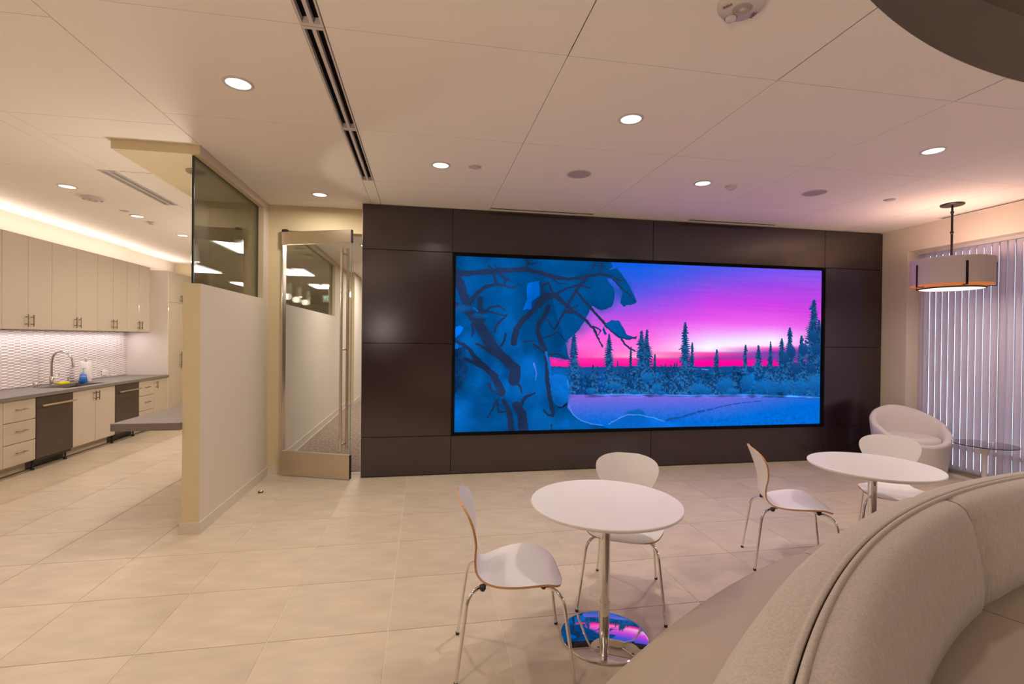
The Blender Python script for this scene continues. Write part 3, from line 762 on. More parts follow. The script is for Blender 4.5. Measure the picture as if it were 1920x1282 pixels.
# sky: colour ramps down four picture columns
ramps = {
 1060: [(478, (0, 88, 190)), (540, (60, 80, 205)), (580, (130, 80, 210)), (620, (215, 85, 205)), (650, (245, 90, 195)), (668, (255, 50, 170)), (688, (240, 20, 140))],
 1200: [(488, (5, 88, 212)), (525, (45, 85, 212)), (560, (110, 78, 215)), (598, (190, 72, 212)), (635, (238, 90, 208)), (655, (250, 120, 205)), (669, (250, 165, 195)), (673, (252, 50, 150)), (688, (240, 5, 140))],
 1330: [(494, (55, 85, 216)), (530, (120, 75, 215)), (562, (180, 62, 215)), (598, (215, 78, 220)), (618, (228, 130, 230)), (636, (222, 195, 245)), (650, (236, 236, 250)), (658, (240, 215, 235)), (662, (245, 70, 160)), (671, (165, 50, 150)), (677, (235, 10, 150)), (688, (245, 0, 140))],
 1450: [(500, (100, 80, 222)), (540, (155, 66, 215)), (575, (195, 62, 214)), (608, (225, 95, 222)), (625, (228, 170, 238)), (638, (232, 225, 250)), (648, (240, 215, 240)), (653, (240, 70, 170)), (660, (120, 55, 160)), (671, (105, 62, 155)), (677, (235, 10, 150)), (688, (240, 0, 140))],
 1535: [(505, (112, 82, 222)), (545, (165, 66, 212)), (585, (195, 62, 210)), (615, (215, 90, 215)), (634, (232, 130, 225)), (646, (225, 110, 205)), (655, (125, 55, 160)), (672, (105, 62, 155)), (678, (225, 10, 150)), (688, (235, 0, 140))]}
cols = sorted(ramps)
cx_ = []; cim = []
for c in cols:
    ys = [S(c, p)[1] for p, _ in ramps[c]]; cx_.append(S(c, 600)[0])
    cim.append(np.stack([np.interp(gy[:, 0], ys, [k[1][q] for k in ramps[c]]) for q in range(3)], -1))
img = np.zeros((IH, IW, 3)); fx = np.interp(gx[0], cx_, range(len(cols)))
for i in range(len(cols)):
    wgt = np.clip(1-np.abs(fx-i), 0, 1)[None, :, None]
    img += wgt*cim[i][:, None, :]
img += (NB-.5)[..., None]*np.array([6, 5, 4])
def pmask(pts, soft=0):
    P = [S(*p) for p in pts]; xs = [p[0] for p in P]; ys = [p[1] for p in P]
    inside = np.zeros((IH, IW), bool)
    x0, x1, y0, y1 = max(int(min(xs))-1, 0), min(int(max(xs))+2, IW), max(int(min(ys))-1, 0), min(int(max(ys))+2, IH)
    if x1 <= x0 or y1 <= y0: return inside.astype(float)
    X, Y = gx[y0:y1, x0:x1], gy[y0:y1, x0:x1]; ins = np.zeros(X.shape, bool)
    wob = (N2[y0:y1, x0:x1]-.5)*5; X = X+wob; Y = Y+(N3[y0:y1, x0:x1]-.5)*4
    n = len(P)
    for i in range(n):
        (ax, ay), (bx_, by) = P[i], P[(i+1) % n]
        if ay == by: continue
        c = ((ay > Y) != (by > Y)) & (X < (bx_-ax)*(Y-ay)/(by-ay)+ax)
        ins ^= c
    inside[y0:y1, x0:x1] = ins
    return inside.astype(float)
def put(mask, color, tex=0.0):
    global img
    c = np.array(color, float)
    sh = 1+tex*(N1-.5)*2+tex*.5*(N3-.5)
    img = img*(1-mask[..., None])+mask[..., None]*(c*sh[..., None])
def blob(px, py, rx, ry, color, soft=.25, lit=None, a=1.0):
    x, y = S(px, py); rx *= IW/692; ry *= IH/315
    d = np.sqrt(((gx-x)/rx)**2+((gy-y)/ry)**2)+(N2-.5)*.25
    m = np.clip((1-d)/soft+.5, 0, 1)*a
    c = np.array(color, float)
    if lit is not None:
        t = np.clip(.5+(gy-y)/(2*ry), 0, 1)[..., None]; c = np.array(lit)*(1-t)+c*t
    global img
    img = img*(1-m[..., None])+m[..., None]*c
def line(pts, w0, w1, color, a=1.0):
    global img
    P = [S(*p) for p in pts]; n = len(P)-1
    k = IW/692
    for i in range(n):
        (ax, ay), (bx_, by) = P[i], P[i+1]
        r0, r1 = (w0+(w1-w0)*i/n)*k/2, (w0+(w1-w0)*(i+1)/n)*k/2; R = max(r0, r1)+3
        x0, x1 = max(int(min(ax, bx_)-R), 0), min(int(max(ax, bx_)+R)+1, IW); y0, y1 = max(int(min(ay, by)-R), 0), min(int(max(ay, by)+R)+1, IH)
        if x1 <= x0 or y1 <= y0: continue
        X, Y = gx[y0:y1, x0:x1]+(N3[y0:y1, x0:x1]-.5)*4, gy[y0:y1, x0:x1]+(N2[y0:y1, x0:x1]-.5)*4
        L = (bx_-ax)**2+(by-ay)**2+1e-6; t = np.clip(((X-ax)*(bx_-ax)+(Y-ay)*(by-ay))/L, 0, 1)
        d = np.hypot(X-ax-t*(bx_-ax), Y-ay-t*(by-ay)); m = np.clip(r0+(r1-r0)*t-d+.8, 0, 1)*a
        img[y0:y1, x0:x1] = img[y0:y1, x0:x1]*(1-m[..., None])+m[..., None]*np.array(color, float)
# hill, forest floor, snow field
put(pmask([(840, 690), (1000, 686), (1110, 688), (1180, 686), (1290, 687.5), (1400, 686.5), (1560, 686), (1560, 760), (840, 760)]), (18, 68, 128), .15)
fm = pmask([(840, 704), (1000, 700), (1120, 703), (1200, 697), (1300, 700), (1450, 696), (1560, 690), (1560, 745), (840, 745)])
img = img*(1-fm[..., None])+fm[..., None]*(np.array([10, 46, 98])*(1-N3[..., None])+np.array([12, 96, 165])*N3[..., None]*(.7+.6*N4[..., None]))
SNOWY = [(840, 745), (1060, 739.5), (1200, 739), (1300, 740.5), (1400, 741), (1540, 743), (1560, 830), (840, 830)]
sm = pmask(SNOWY)
tt = np.clip((gy-S(1300, 741)[1])/(IH-S(1300, 741)[1]), 0, 1)[..., None]; ux = np.clip((gx/IW-.25)/.75, 0, 1)[..., None]
pur = np.array([108, 96, 205]); blu = np.array([0, 98, 200]); mixv = np.clip(tt*1.25+np.clip(ux-.62, 0, 1)*1.9-.08, 0, 1)
img = img*(1-sm[..., None])+sm[..., None]*((pur*(1-mixv)+blu*mixv)*(1+.10*(N3[..., None]-.5)*tt*2))
line([(1110, 739), (1200, 739), (1300, 741), (1400, 740), (1545, 745)], 2.6, 3.4, (60, 130, 205), .8)
line([(1110, 742), (1200, 742), (1300, 743), (1400, 742), (1545, 748)], 1.0, 1.4, (20, 70, 140), .6)
img = img*(1-fm[..., None])+fm[..., None]*img*(.62+.76*vnoise(34, 21, 60)[..., None])
# distant spruces, snow-laden
def spruce(px, top, base, hw, dark=(16, 52, 98), lite=(40, 118, 190), seed=0):
    global img
    r = np.random.default_rng(seed+int(px)); x, y0 = S(px, top); _, y1 = S(px, base); hwp = hw*1.35*IW/692
    a, b = max(int(y0), 0), min(int(y1), IH); x0, x1 = max(int(x-hwp*1.7), 0), min(int(x+hwp*1.7)+1, IW)
    if x1 <= x0: return
    X, Y = gx[a:b, x0:x1], gy[a:b, x0:x1]; t = np.clip((Y-y0)/(y1-y0), 0, 1); okr = (Y >= y0-1)
    per = 9.0; ph = (Y/per+np.where(X < x, .5, 0)+(N2[a:b, x0:x1]-.5)*1.5) % 1.0
    wd = hwp*(.08+1.0*t**.8)*(.42+.72*ph)*(.60+.75*N2[a:b, x0:x1])*(.7+.5*N3[a:b, x0:x1])+1.0
    m = np.clip(wd-np.abs(X-x-(N1[a:b, x0:x1]-.5)*9*t)+.5, 0, 1)*okr*((N3[a:b, x0:x1]+.35*N4[a:b, x0:x1] > .27)|(np.abs(X-x) < hwp*.3)|(t > .6))
    n = (.45*N4[a:b, x0:x1]+.55*N3[a:b, x0:x1]); n = np.clip((n-.40)*3.2+.25*t, 0, 1)[..., None]
    c = np.array(dark)*(1-n)+np.array(lite)*n*(.65+.25*t[..., None])
    m = m[..., None]; img[a:b, x0:x1] = img[a:b, x0:x1]*(1-m)+m*c
for a in ((1240, 684, 738, 5), (1248, 682, 738, 4), (1258, 683, 738, 4), (1265, 680, 738, 5), (1269, 678, 738, 4), (1112, 684, 738, 6), (1120, 686, 736, 5), (1158, 676, 738, 4),
          (1150, 690, 738, 7), (1168, 690, 738, 8), (1320, 694, 738, 10), (1335, 700, 738, 9), (1376, 685, 738, 10), (1357, 700, 739, 9), (1228, 664, 738, 5)): spruce(*a)
for a in ((1076, 624, 737, 13), (1142, 626, 738, 10), (1183, 650, 738, 5), (1203, 620, 739, 15), (1213, 618, 739, 14), (1285, 604, 739, 14), (1298, 642, 739, 7), (1344, 655, 739, 10),
          (1398, 646, 700, 6), (1422, 647, 705, 9), (1445, 640, 715, 7), (1466, 634, 720, 13), (1481, 614, 735, 15), (1503, 629, 740, 14), (1526, 562, 742, 26), (1536, 600, 742, 18)): spruce(*a)
for bx_, by, rx, ry in ((1214, 708, 10, 9), (1232, 728, 9, 9), (1240, 737, 7, 4), (1312, 730, 16, 10), (1328, 733, 9, 7), (1358, 722, 16, 15), (1374, 734, 12, 7), (1402, 716, 13, 16), (1428, 726, 16, 14), (1450, 728, 15, 15), (1474, 726, 14, 14), (1500, 726, 18, 16), (1530, 722, 18, 22), (1108, 733, 9, 6), (1150, 724, 14, 6), (1190, 735, 8, 4)):
    blob(bx_, by, rx, ry, (8, 74, 140), .5, (22, 108, 182), .85)
for bx_, by in ((1484, 660), (1506, 655), (1520, 690), (1492, 690), (1470, 672), (1524, 630), (1530, 655)): blob(bx_, by, 10, 12, (14, 54, 104), .15, (20, 72, 132), .9)
line([(1316, 692.5), (1328, 693)], 1.2, 1.2, (110, 140, 225)); line([(1300, 692), (1308, 692)], .8, .8, (80, 120, 210))
# footprints, drifts
fp = [(1250, 788), (1262, 784.5), (1278, 782), (1292, 777), (1308, 772), (1325, 768), (1340, 764.5), (1358, 761), (1375, 758), (1392, 756), (1412, 753), (1432, 751)]
for i in range(len(fp)-1):
    (ax, ay), (bx_, by) = fp[i], fp[i+1]; k = 1-i/13
    line([(ax, ay), (ax+(bx_-ax)*.78, ay+(by-ay)*.78)], 2.6*k+.5, 1.8*k+.5, (18, 66, 140), .85)
    if i < 6: line([(ax+2, ay+2), (ax+(bx_-ax)*.6+4, ay+(by-ay)*.6+1)], 1.6*k, 1.4*k, (18, 66, 140), .6)
blob(1192, 777, 18, 10, (2, 84, 160), .3, (16, 92, 175))
put(pmask([(1130, 806), (1142, 795), (1160, 784), (1178, 777), (1200, 778), (1225, 783), (1245, 790), (1262, 796), (1310, 794), (1325, 802), (1320, 812), (1130, 812)]), (8, 100, 200), .10)
line([(1142, 795), (1160, 784), (1178, 777), (1200, 778), (1225, 783), (1245, 790)], 1.4, 1.2, (110, 150, 235), .7)
# big snow-laden foreground tree
BASE, LITE, TRK = (1, 68, 126), (4, 92, 174), (29, 46, 80)
put(pmask([(838, 470), (1146, 488), (1148, 500), (1140, 506), (1156, 503), (1166, 515), (1180, 535), (1188, 552), (1194, 566), (1190, 570), (1176, 572), (1170, 575), (1163, 568), (1166, 550),
           (1160, 536), (1150, 524), (1138, 522), (1142, 530), (1150, 538), (1153, 556), (1148, 574), (1140, 578), (1126, 582), (1112, 573), (1106, 580), (1096, 604), (1082, 622), (1066, 636), (1060, 642), (1064, 664), (1070, 676), (1052, 672), (1030, 668),
           (1034, 690), (1052, 704), (1066, 708), (1068, 724), (1066, 750), (1064, 764), (1076, 780), (1100, 794), (1130, 799), (1150, 806), (1150, 815), (836, 815)]), BASE, .12)
for args in ((1132, 552, 22, 28), (1170, 545, 14, 20), (1068, 598, 30, 32), (1045, 650, 26, 24), (1040, 625, 20, 22), (920, 500, 70, 14), (1040, 497, 60, 12), (935, 570, 40, 30), (985, 620, 22, 30)):
    blob(*args, BASE, .9, (2, 82, 152), .55)
# holes of sky between the branches
for poly in ([(989, 530), (1012, 526), (1011, 554), (996, 565), (998, 579), (980, 581), (988, 560)], [(849, 616), (861, 609), (868, 614), (864, 626), (857, 631), (850, 635)], [(849, 640), (856, 643), (860, 648), (852, 668), (849, 668)]):
    put(pmask(poly), (0, 100, 212), .05)
# lit snow cushions on trunk and ground
for a in ((950, 628, 18, 34), (968, 660, 12, 22), (1000, 735, 46, 50), (1030, 720, 20, 26), (1052, 716, 16, 22), (1056, 738, 12, 18), (880, 660, 20, 30), (905, 690, 14, 26), (930, 700, 12, 26), (948, 724, 9, 14), (990, 700, 22, 34), (860, 760, 30, 16), (880, 790, 60, 26), (1010, 790, 50, 20), (1080, 800, 30, 12), (952, 648, 9, 16)):
    blob(*a, (3, 84, 156), .8, LITE, .8)
put(pmask([(1030, 706), (1045, 700), (1062, 706), (1068, 722), (1066, 752), (1050, 764), (1036, 752), (1032, 730)]), (8, 98, 186), .12)
line([(1066, 760), (1074, 776), (1090, 788), (1110, 795), (1130, 797)], 2.0, 1.2, (95, 130, 225), .8)
line([(1001, 680), (1006, 700), (1004, 712)], 2.2, 1.5, (110, 110, 220), .7); line([(1064, 712), (1067, 726)], 1.6, 1.4, (80, 120, 215), .7)
for a in ((870, 745, 26, 4), (905, 775, 20, 14), (925, 770, 12, 16), (905, 752, 16, 6)): blob(*a, (2, 74, 138), .9, None, .7)
put(pmask([(850, 655), (872, 648), (880, 690), (872, 720), (850, 740)]), (12, 58, 110), .5)
# trunks and branches
Lb = lambda *a: line(*a)
Lb([(846, 512), (880, 512), (930, 508), (985, 505), (1010, 510), (1040, 519), (1065, 523), (1100, 518), (1125, 514), (1145, 518), (1160, 525)], 10, 3, TRK)
Lb([(846, 512), (862, 530), (872, 560), (878, 580)], 16, 14, TRK)
Lb([(850, 570), (880, 585), (900, 612), (920, 645)], 10, 20, TRK); Lb([(915, 635), (938, 664), (956, 682), (966, 694), (964, 712)], 12, 20, TRK)
Lb([(900, 560), (900, 595), (905, 600)], 9, 9, TRK); Lb([(878, 572), (895, 548), (910, 538), (930, 532), (945, 536), (960, 540), (975, 532)], 8, 2, TRK)
Lb([(925, 510), (930, 530)], 4, 5, TRK); Lb([(930, 508), (948, 522), (946, 536)], 5, 4, TRK); Lb([(948, 522), (962, 530)], 3, 1, TRK)
Lb([(916, 498), (925, 505)], 2.5, 3, TRK); Lb([(926, 495), (932, 504)], 1.5, 2, TRK); Lb([(985, 505), (990, 494), (987, 484)], 5, 3, TRK); Lb([(990, 496), (1008, 492)], 3, 1.5, TRK)
Lb([(905, 586), (920, 576), (936, 574), (946, 582)], 4, 2.5, TRK); Lb([(905, 582), (925, 586), (945, 591)], 4, 1.5, TRK); Lb([(950, 590), (940, 600), (930, 612), (928, 622)], 3, 4, TRK)
Lb([(963, 642), (968, 618), (980, 600), (1000, 582), (1015, 565), (1030, 558)], 11, 7, TRK); Lb([(1010, 570), (1022, 555), (1040, 552), (1060, 570), (1080, 585)], 14, 4, TRK)
Lb([(1018, 552), (1017, 535), (1028, 530), (1034, 545)], 3, 4, TRK); Lb([(1040, 552), (1060, 542), (1085, 535), (1108, 540)], 5, 2, TRK)
Lb([(1100, 520), (1080, 545), (1068, 565), (1055, 590), (1040, 618)], 6, 3, TRK); Lb([(1080, 545), (1092, 560), (1110, 580), (1128, 600), (1145, 616), (1160, 626), (1178, 632), (1192, 634)], 5, 3, TRK)
Lb([(1060, 584), (1078, 585), (1098, 600), (1112, 615), (1122, 635), (1130, 650)], 6, 2, TRK); Lb([(1055, 590), (1070, 578), (1084, 572)], 3, 2, TRK)
Lb([(1112, 612), (1126, 618), (1122, 628)], 3, 1.5, TRK); Lb([(1165, 635), (1172, 646), (1182, 654), (1190, 658)], 3.5, 2, TRK); Lb([(1150, 525), (1166, 540), (1180, 552), (1190, 564)], 2.5, 1.5, TRK)
Lb([(1150, 520), (1160, 527), (1172, 524)], 2.5, 1.2, TRK); Lb([(1122, 513), (1128, 500), (1130, 490)], 3, 2.5, TRK); Lb([(1110, 505), (1115, 493)], 3, 2, TRK); Lb([(1112, 497), (1134, 500)], 2, 1.5, TRK); Lb([(1036, 522), (1048, 532), (1060, 532)], 3, 1.2, TRK)
Lb([(1028, 575), (1018, 598), (1010, 606), (1008, 620), (1014, 640), (1022, 655), (1026, 680), (1026, 710), (1030, 740), (1037, 775)], 8, 7, TRK); Lb([(1014, 640), (1012, 656)], 3, 2, TRK)
Lb([(1000, 645), (1012, 654), (1024, 664), (1046, 664), (1062, 672)], 3, 2.5, TRK); Lb([(1018, 634), (1035, 628), (1046, 622), (1055, 634), (1064, 640)], 2.2, 1.2, TRK); Lb([(1019, 768), (1028, 778), (1036, 780)], 3, 4, TRK)
Lb([(1026, 598), (1034, 612), (1040, 618)], 2.5, 2, TRK); Lb([(982, 641), (1001, 639)], 2.5, 1.5, TRK)
Lb([(849, 637), (868, 645), (882, 656), (890, 670), (905, 685), (922, 700), (935, 722), (940, 735)], 4, 14, TRK); Lb([(872, 673), (895, 683), (915, 692), (930, 705)], 5, 9, TRK)
Lb([(894, 645), (915, 656), (935, 668), (955, 680), (968, 690)], 4, 14, TRK); Lb([(948, 625), (946, 638), (940, 648)], 3, 4, TRK)
Lb([(965, 712), (975, 725), (978, 736)], 4, 2.5, TRK); Lb([(917, 720), (922, 732), (932, 738)], 5, 3, TRK); Lb([(930, 750), (925, 765), (915, 783)], 4, 1.5, TRK); Lb([(932, 750), (935, 772), (948, 771)], 4, 2.5, TRK)
Lb([(944, 750), (952, 765), (956, 780), (960, 812)], 7, 11, TRK); Lb([(968, 760), (978, 775), (982, 812)], 14, 18, TRK); Lb([(975, 762), (985, 745), (1003, 737)], 7, 3, TRK)
Lb([(1034, 806), (1034, 795)], 3, 2, TRK); Lb([(1056, 762), (1062, 757)], 3, 3, (15, 25, 50)); Lb([(1048, 763), (1052, 763)], 2, 2, (15, 25, 50)); Lb([(884, 608), (888, 620), (885, 630)], 4, 3, TRK)
put(pmask([(1134, 607), (1148, 600), (1160, 600), (1168, 612), (1174, 626), (1188, 632), (1180, 637), (1160, 634), (1148, 624)]), (2, 76, 142), .1)
put(pmask([(1131, 612), (1138, 626), (1134, 628), (1129, 618)]), (6, 60, 118), .1)
Lb([(1134, 610), (1148, 622), (1160, 631), (1180, 636), (1194, 631)], 2.2, 1.6, TRK)
Lb([(1110, 612), (1118, 622), (1122, 634), (1128, 648)], 2, 1, TRK); Lb([(1124, 640), (1132, 648)], 1, .8, TRK)
for a in ((900, 592, 12, 4), (870, 578, 14, 6)): blob(*a, (4, 84, 156), .8, (10, 90, 165), .6)
line([(888, 577), (896, 583)], 3, 2, (10, 92, 175)); line([(1024, 660), (1031, 690), (1032, 706)], 4, 5, (14, 100, 185))
fg = pmask([(838, 470), (1010, 480), (1060, 640), (1034, 700), (1066, 740), (1066, 800), (836, 815)])
img *= 1+fg[..., None]*(.34*(vnoise(95, 11)-.5)+.16*(vnoise(38, 12)-.5))[..., None]
img += (N4-.5)[..., None]*5
img = np.clip(img, 0, 255)/255.0
led = bpy.data.images.new('winter_dusk_picture', IW, IH, alpha=False)
buf = np.ones((IH, IW, 4), np.float32); buf[..., :3] = img[::-1]
led.pixels.foreach_set(buf.ravel()); led.update()
try: led.pack()
except Exception: pass
ms = bpy.data.materials.new('led_picture'); ms.use_nodes = True; nt = ms.node_tree
for n_ in list(nt.nodes): nt.nodes.remove(n_)
o_ = nt.nodes.new('ShaderNodeOutputMaterial'); e_ = nt.nodes.new('ShaderNodeEmission'); i_ = nt.nodes.new('ShaderNodeTexImage'); i_.image = led
i_.extension = 'EXTEND'; e_.inputs[1].default_value = 1.2
nt.links.new(i_.outputs[0], e_.inputs[0]); nt.links.new(e_.outputs[0], o_.inputs[0])
scr = thing('video_wall', 'huge lit video wall showing a blue and magenta winter dusk landscape', 'screen', ((SX0+SX1)/2, 5.70, SZ0))
finish('housing', bbox(SX0+.002, SX1-.002, 5.728, 5.7548, SZ0+.002, SZ1-.002), M['bezel'], scr)
fr = BM()
box(fr, SX0, SX0+.035, 5.690, 5.728, SZ0, SZ1); box(fr, SX1-.035, SX1, 5.690, 5.728, SZ0, SZ1)
box(fr, SX0+.035, SX1-.035, 5.690, 5.728, SZ0, SZ0+.035); box(fr, SX0+.035, SX1-.035, 5.690, 5.728, SZ1-.035, SZ1)
finish('bezel', fr, M['bezel'], scr)
me = bpy.data.meshes.new('picture'); vz = Vector(woff(scr))
me.from_pydata([tuple(Vector(p)-vz) for p in ((bx0, 5.722, bz0), (bx1, 5.722, bz0), (bx1, 5.722, bz1), (bx0, 5.722, bz1))], [], [(0, 1, 2, 3)])
uv = me.uv_layers.new(name='UVMap')
for l_, c_ in zip(uv.data, ((0, 0), (1, 0), (1, 1), (0, 1))): l_.uv = c_
me.materials.append(ms); po = bpy.data.objects.new('picture', me); COL.objects.link(po); po.parent = scr

# ------------------------------------------------------------------ chairs
PROF = [(.232, .424, .060), (.228, .431, .120), (.214, .439, .172), (.188, .446, .206), (.14, .452, .228), (.08, .452, .236), (.02, .447, .232), (-.04, .441, .215), (-.09, .437, .190), (-.13, .438, .160), (-.160, .448, .136),
        (-.180, .468, .118), (-.190, .495, .108), (-.194, .53, .108), (-.198, .57, .122), (-.205, .61, .146), (-.216, .655, .172), (-.230, .70, .194), (-.244, .74, .205), (-.257, .775, .200), (-.267, .80, .178), (-.275, .82, .135), (-.280, .832, .07)]
def chair_shell():
    prof = []                                     # smooth resample
    n = len(PROF)
    for i in range(n-1):
        p0, p1, p2, p3 = PROF[max(i-1, 0)], PROF[i], PROF[i+1], PROF[min(i+2, n-1)]
        for s in (0, .5):
            prof.append(tuple(.5*((2*b)+(-a+c)*s+(2*a-5*b+4*c-d_)*s*s+(-a+3*b-3*c+d_)*s**3) for a, b, c, d_ in zip(p0, p1, p2, p3)))
    prof.append(PROF[-1])
    NU = 16; bm = BM(); T = .011; top = []; bot = []
    m = len(prof)
    for i, (f, z, wd) in enumerate(prof):
        a = prof[max(i-1, 0)]; b = prof[min(i+1, m-1)]
        tx, tz = b[0]-a[0], b[1]-a[1]; L = math.hypot(tx, tz); nx, nz = tz/L, -tx/L      # normal: up on the seat, forward on the back
        rt, rb = [], []
        for j in range(NU+1):
            u = -1+2*j/NU; y = wd*math.sin(u*PI/2) if abs(u) < 1 else wd*u
            back = min(max((z-.47)/.15, 0), 1) if f < -.1 else 0
            cf = back*.035*(y/.2)**2; cz = (1-back)*(.012*(y/.23)**2-(.016*max(f-.15, 0)/.08*(y/.2)**2 if f > .15 else 0))
            p = Vector((f+cf, y, z+cz))
            rt.append(bm.verts.new(p+Vector((nx, 0, nz))*T/2)); rb.append(bm.verts.new(p-Vector((nx, 0, nz))*T/2))
        top.append(rt); bot.append(rb)
    for i in range(m-1):
        for j in range(NU):
            bm.faces.new((top[i][j], top[i][j+1], top[i+1][j+1], top[i+1][j])); bm.faces.new((bot[i][j+1], bot[i][j], bot[i+1][j], bot[i+1][j+1]))
        for q in (0, NU): bm.faces.new((top[i][q], top[i+1][q], bot[i+1][q], bot[i][q])).material_index = 1
    for i in (0, m-1):
        for j in range(NU): bm.faces.new((top[i][j], top[i][j+1], bot[i][j+1], bot[i][j])).material_index = 1
    return bm
def make_chair(label):
    t = thing('cafe_chair', label, 'chair', (0, 0, 0), group='white shell chairs at the round tables')
    finish('seat_shell', chair_shell(), [M['white'], M['ply']], t, world=False, auto=50)
    zt = .418
    for sx, sy in ((1, 1), (1, -1), (-1, 1), (-1, -1)):
        a = (.035*sx, .03*sy, zt); b = ((.155 if sx > 0 else -.165)*1, .155*sy, zt+.002)
        b2 = ((.218 if sx > 0 else -.222), (.200 if sx > 0 else .165)*sy, zt-.004); c = ((.272 if sx > 0 else -.276), (.250 if sx > 0 else .195)*sy, .006)
        lg = finish('leg', tube(BM(), fillet([a, b2, c], .07, 7), .0085, 12), M['chrome'], t, world=False, auto=60)
        finish('glide', tube(BM(), [(c[0]+.0006*sx, c[1], .014), (c[0], c[1], .0005)], .0098, 12), M['black'], lg, world=False)
    finish('mounting_plate', lathe(BM(), [(0, .405), (.075, .407), (.085, .418), (.06, .4355), (0, .4355)], n=24), M['plastic'], t, world=False, auto=40)
    for sx, sy in ((1, 1), (1, -1), (-1, 1), (-1, -1)):
        finish('stacking_bumper', lathe(BM(), [(0, .408), (.010, .411), (.015, .420), (.015, .436), (0, .436)], .145*sx-.01, .150*sy, 12), M['black'], t, world=False, smooth=True)
    return t
ch = make_chair('white shell chair left of the near table, seen from its side')
CH = [(.450, 2.405, -5, None), (1.245, 2.86, -117, 'white shell chair behind the near table, facing the viewer'),
      (2.62, 3.09, -24, 'white shell chair left of the far table, plywood edge of its back showing'), (3.63, 3.20, -130, 'white shell chair behind the far table, in front of the tub chair')]
for x, y, a, lb in CH:
    o = ch if lb is None else dup(ch, label=lb)
    o.location = (x, y, 0); o.rotation_euler = (0, 0, math.radians(a))
# ------------------------------------------------------------------ round tables
def make_table(label):
    t = thing('round_table', label, 'table', (0, 0, 0), group='white round pedestal tables')
    R = .402
    finish('tabletop', lathe(BM(), [(0, .735), (R-.006, .735), (R-.001, .732), (R, .726), (R-.004, .718), (R-.040, .702), (R-.07, .698), (0, .700)], n=96), M['white'], t, world=False, auto=30)
    finish('pole', lathe(BM(), [(.027, .012), (.027, .690), (.05, .692), (.05, .700)], n=32), M['chrome'], t, world=False, auto=40)
    finish('collar', lathe(BM(), [(.0285, .19), (.0285, .196), (.0272, .197)], n=32), M['chrome'], t, world=False)
    finish('base_plate', lathe(BM(), [(0, .013), (.222, .012), (.231, .009), (.233, .004), (.231, 0), (0, 0)], n=80), M['chrome'], t, world=False, auto=25)
    return t
tb = make_table('white round pedestal table nearest, chrome disc base in full view'); tb.location = (.968, 2.470, 0)
t2 = dup(tb, label='white round pedestal table farther right, its base hidden by the bench'); t2.location = (3.14, 2.925, 0)

# ------------------------------------------------------------------ curved bench (outer and inner seats round one backrest)
ben = thing('curved_bench', 'large curved beige bench with double-welted backrest between two seats', 'bench', (CX, CY, 0))
A0, A1 = 76, 150
SEAMS = [76, 89, 110.4, 132.5, 150]
def sweep(prof, a0, a1, n=40, closed=True, capb=True, zoff=None):
    bm = BM(); rings = []
    for i in range(n+1):
        a = math.radians(a0+(a1-a0)*i/n); s = i/n
        k = 1.0
        e = min(s, 1-s)*(a1-a0)
        rings.append([bm.verts.new(((r-(dr*(1-min(e/1.2, 1))**2))*math.cos(a), (r-(dr*(1-min(e/1.2, 1))**2))*math.sin(a), z-(dz*(1-min(e/1.2, 1))**2))) for r, z, dr, dz in prof])
    m = len(prof)
    for i in range(n):
        for k in range(m if closed else m-1):
            bm.faces.new((rings[i][k], rings[i][(k+1) % m], rings[i+1][(k+1) % m], rings[i+1][k]))
    if closed: bm.faces.new(rings[0][::-1]); bm.faces.new(rings[-1])
    return bm
for a, b in zip(SEAMS, SEAMS[1:]):
    g_ = .05; n_ = max(int((b-a)*1.6), 12)
    so = [(5.10, .30, 0, 0), (5.45, .30, 0, 0), (5.485, .32, .006, 0), (5.500, .36, .008, 0), (5.500, .392, .010, .004), (5.488, .416, .010, .006), (5.455, .432, .004, .006), (5.36, .442, 0, .005), (5.22, .447, 0, .005), (5.10, .445, 0, .004)]
    finish('outer_seat', sweep(so, a+g_, b-g_, n_), M['vinyl'], ben, world=False, auto=50)
    si = [(4.74, .30, 0, 0), (4.74, .47, 0, .004), (4.60, .475, 0, .005), (4.35, .470, 0, .005), (4.27, .455, -.004, .006), (4.245, .425, -.010, .004), (4.245, .33, -.006, 0), (4.27, .30, 0, 0)]
    finish('inner_seat', sweep(si, a+g_, b-g_, n_), M['vinyl'], ben, world=False, auto=50)
    bo = [(4.868, .40, 0, 0), (5.105, .455, .004, 0), (5.125, .50, .012, 0), (5.100, .62, .012, 0), (5.050, .76, .012, 0), (5.005, .845, .010, .004), (4.965, .885, .006, .006), (4.92, .903, 0, .006), (4.868, .905, 0, .004)]
    bi = [(4.856, .905, 0, .004), (4.80, .905, -.004, .012), (4.765, .888, -.012, .016), (4.733, .84, -.026, .010), (4.706, .72, -.034, 0), (4.688, .58, -.032, 0), (4.693, .50, -.026, 0), (4.72, .468, 0, 0), (4.856, .40, 0, 0)]
    finish('backrest_outer', sweep(bo, 76+.02 if a == 76 else a+.02, b-.02, n_), M['weave'], ben, world=False, auto=60)
    finish('backrest_cushion', sweep(bi, a+.09, b-.09, n_), M['weave'], ben, world=False, auto=60)
for r in (4.873, 4.851):
    finish('welt', tube(BM(), [(r*math.cos(math.radians(A0+(A1-A0)*i/110)), r*math.sin(math.radians(A0+(A1-A0)*i/110)), .9065) for i in range(111)], .0095, 8), M['weave'], ben, world=False, smooth=True)
pl = [(4.32, .0, 0, 0), (5.40, .0, 0, 0), (5.40, .299, 0, 0), (4.32, .299, 0, 0)]
finish('plinth', sweep(pl, A0+.3, A1-.3, 60), M['toe'], ben, world=False)

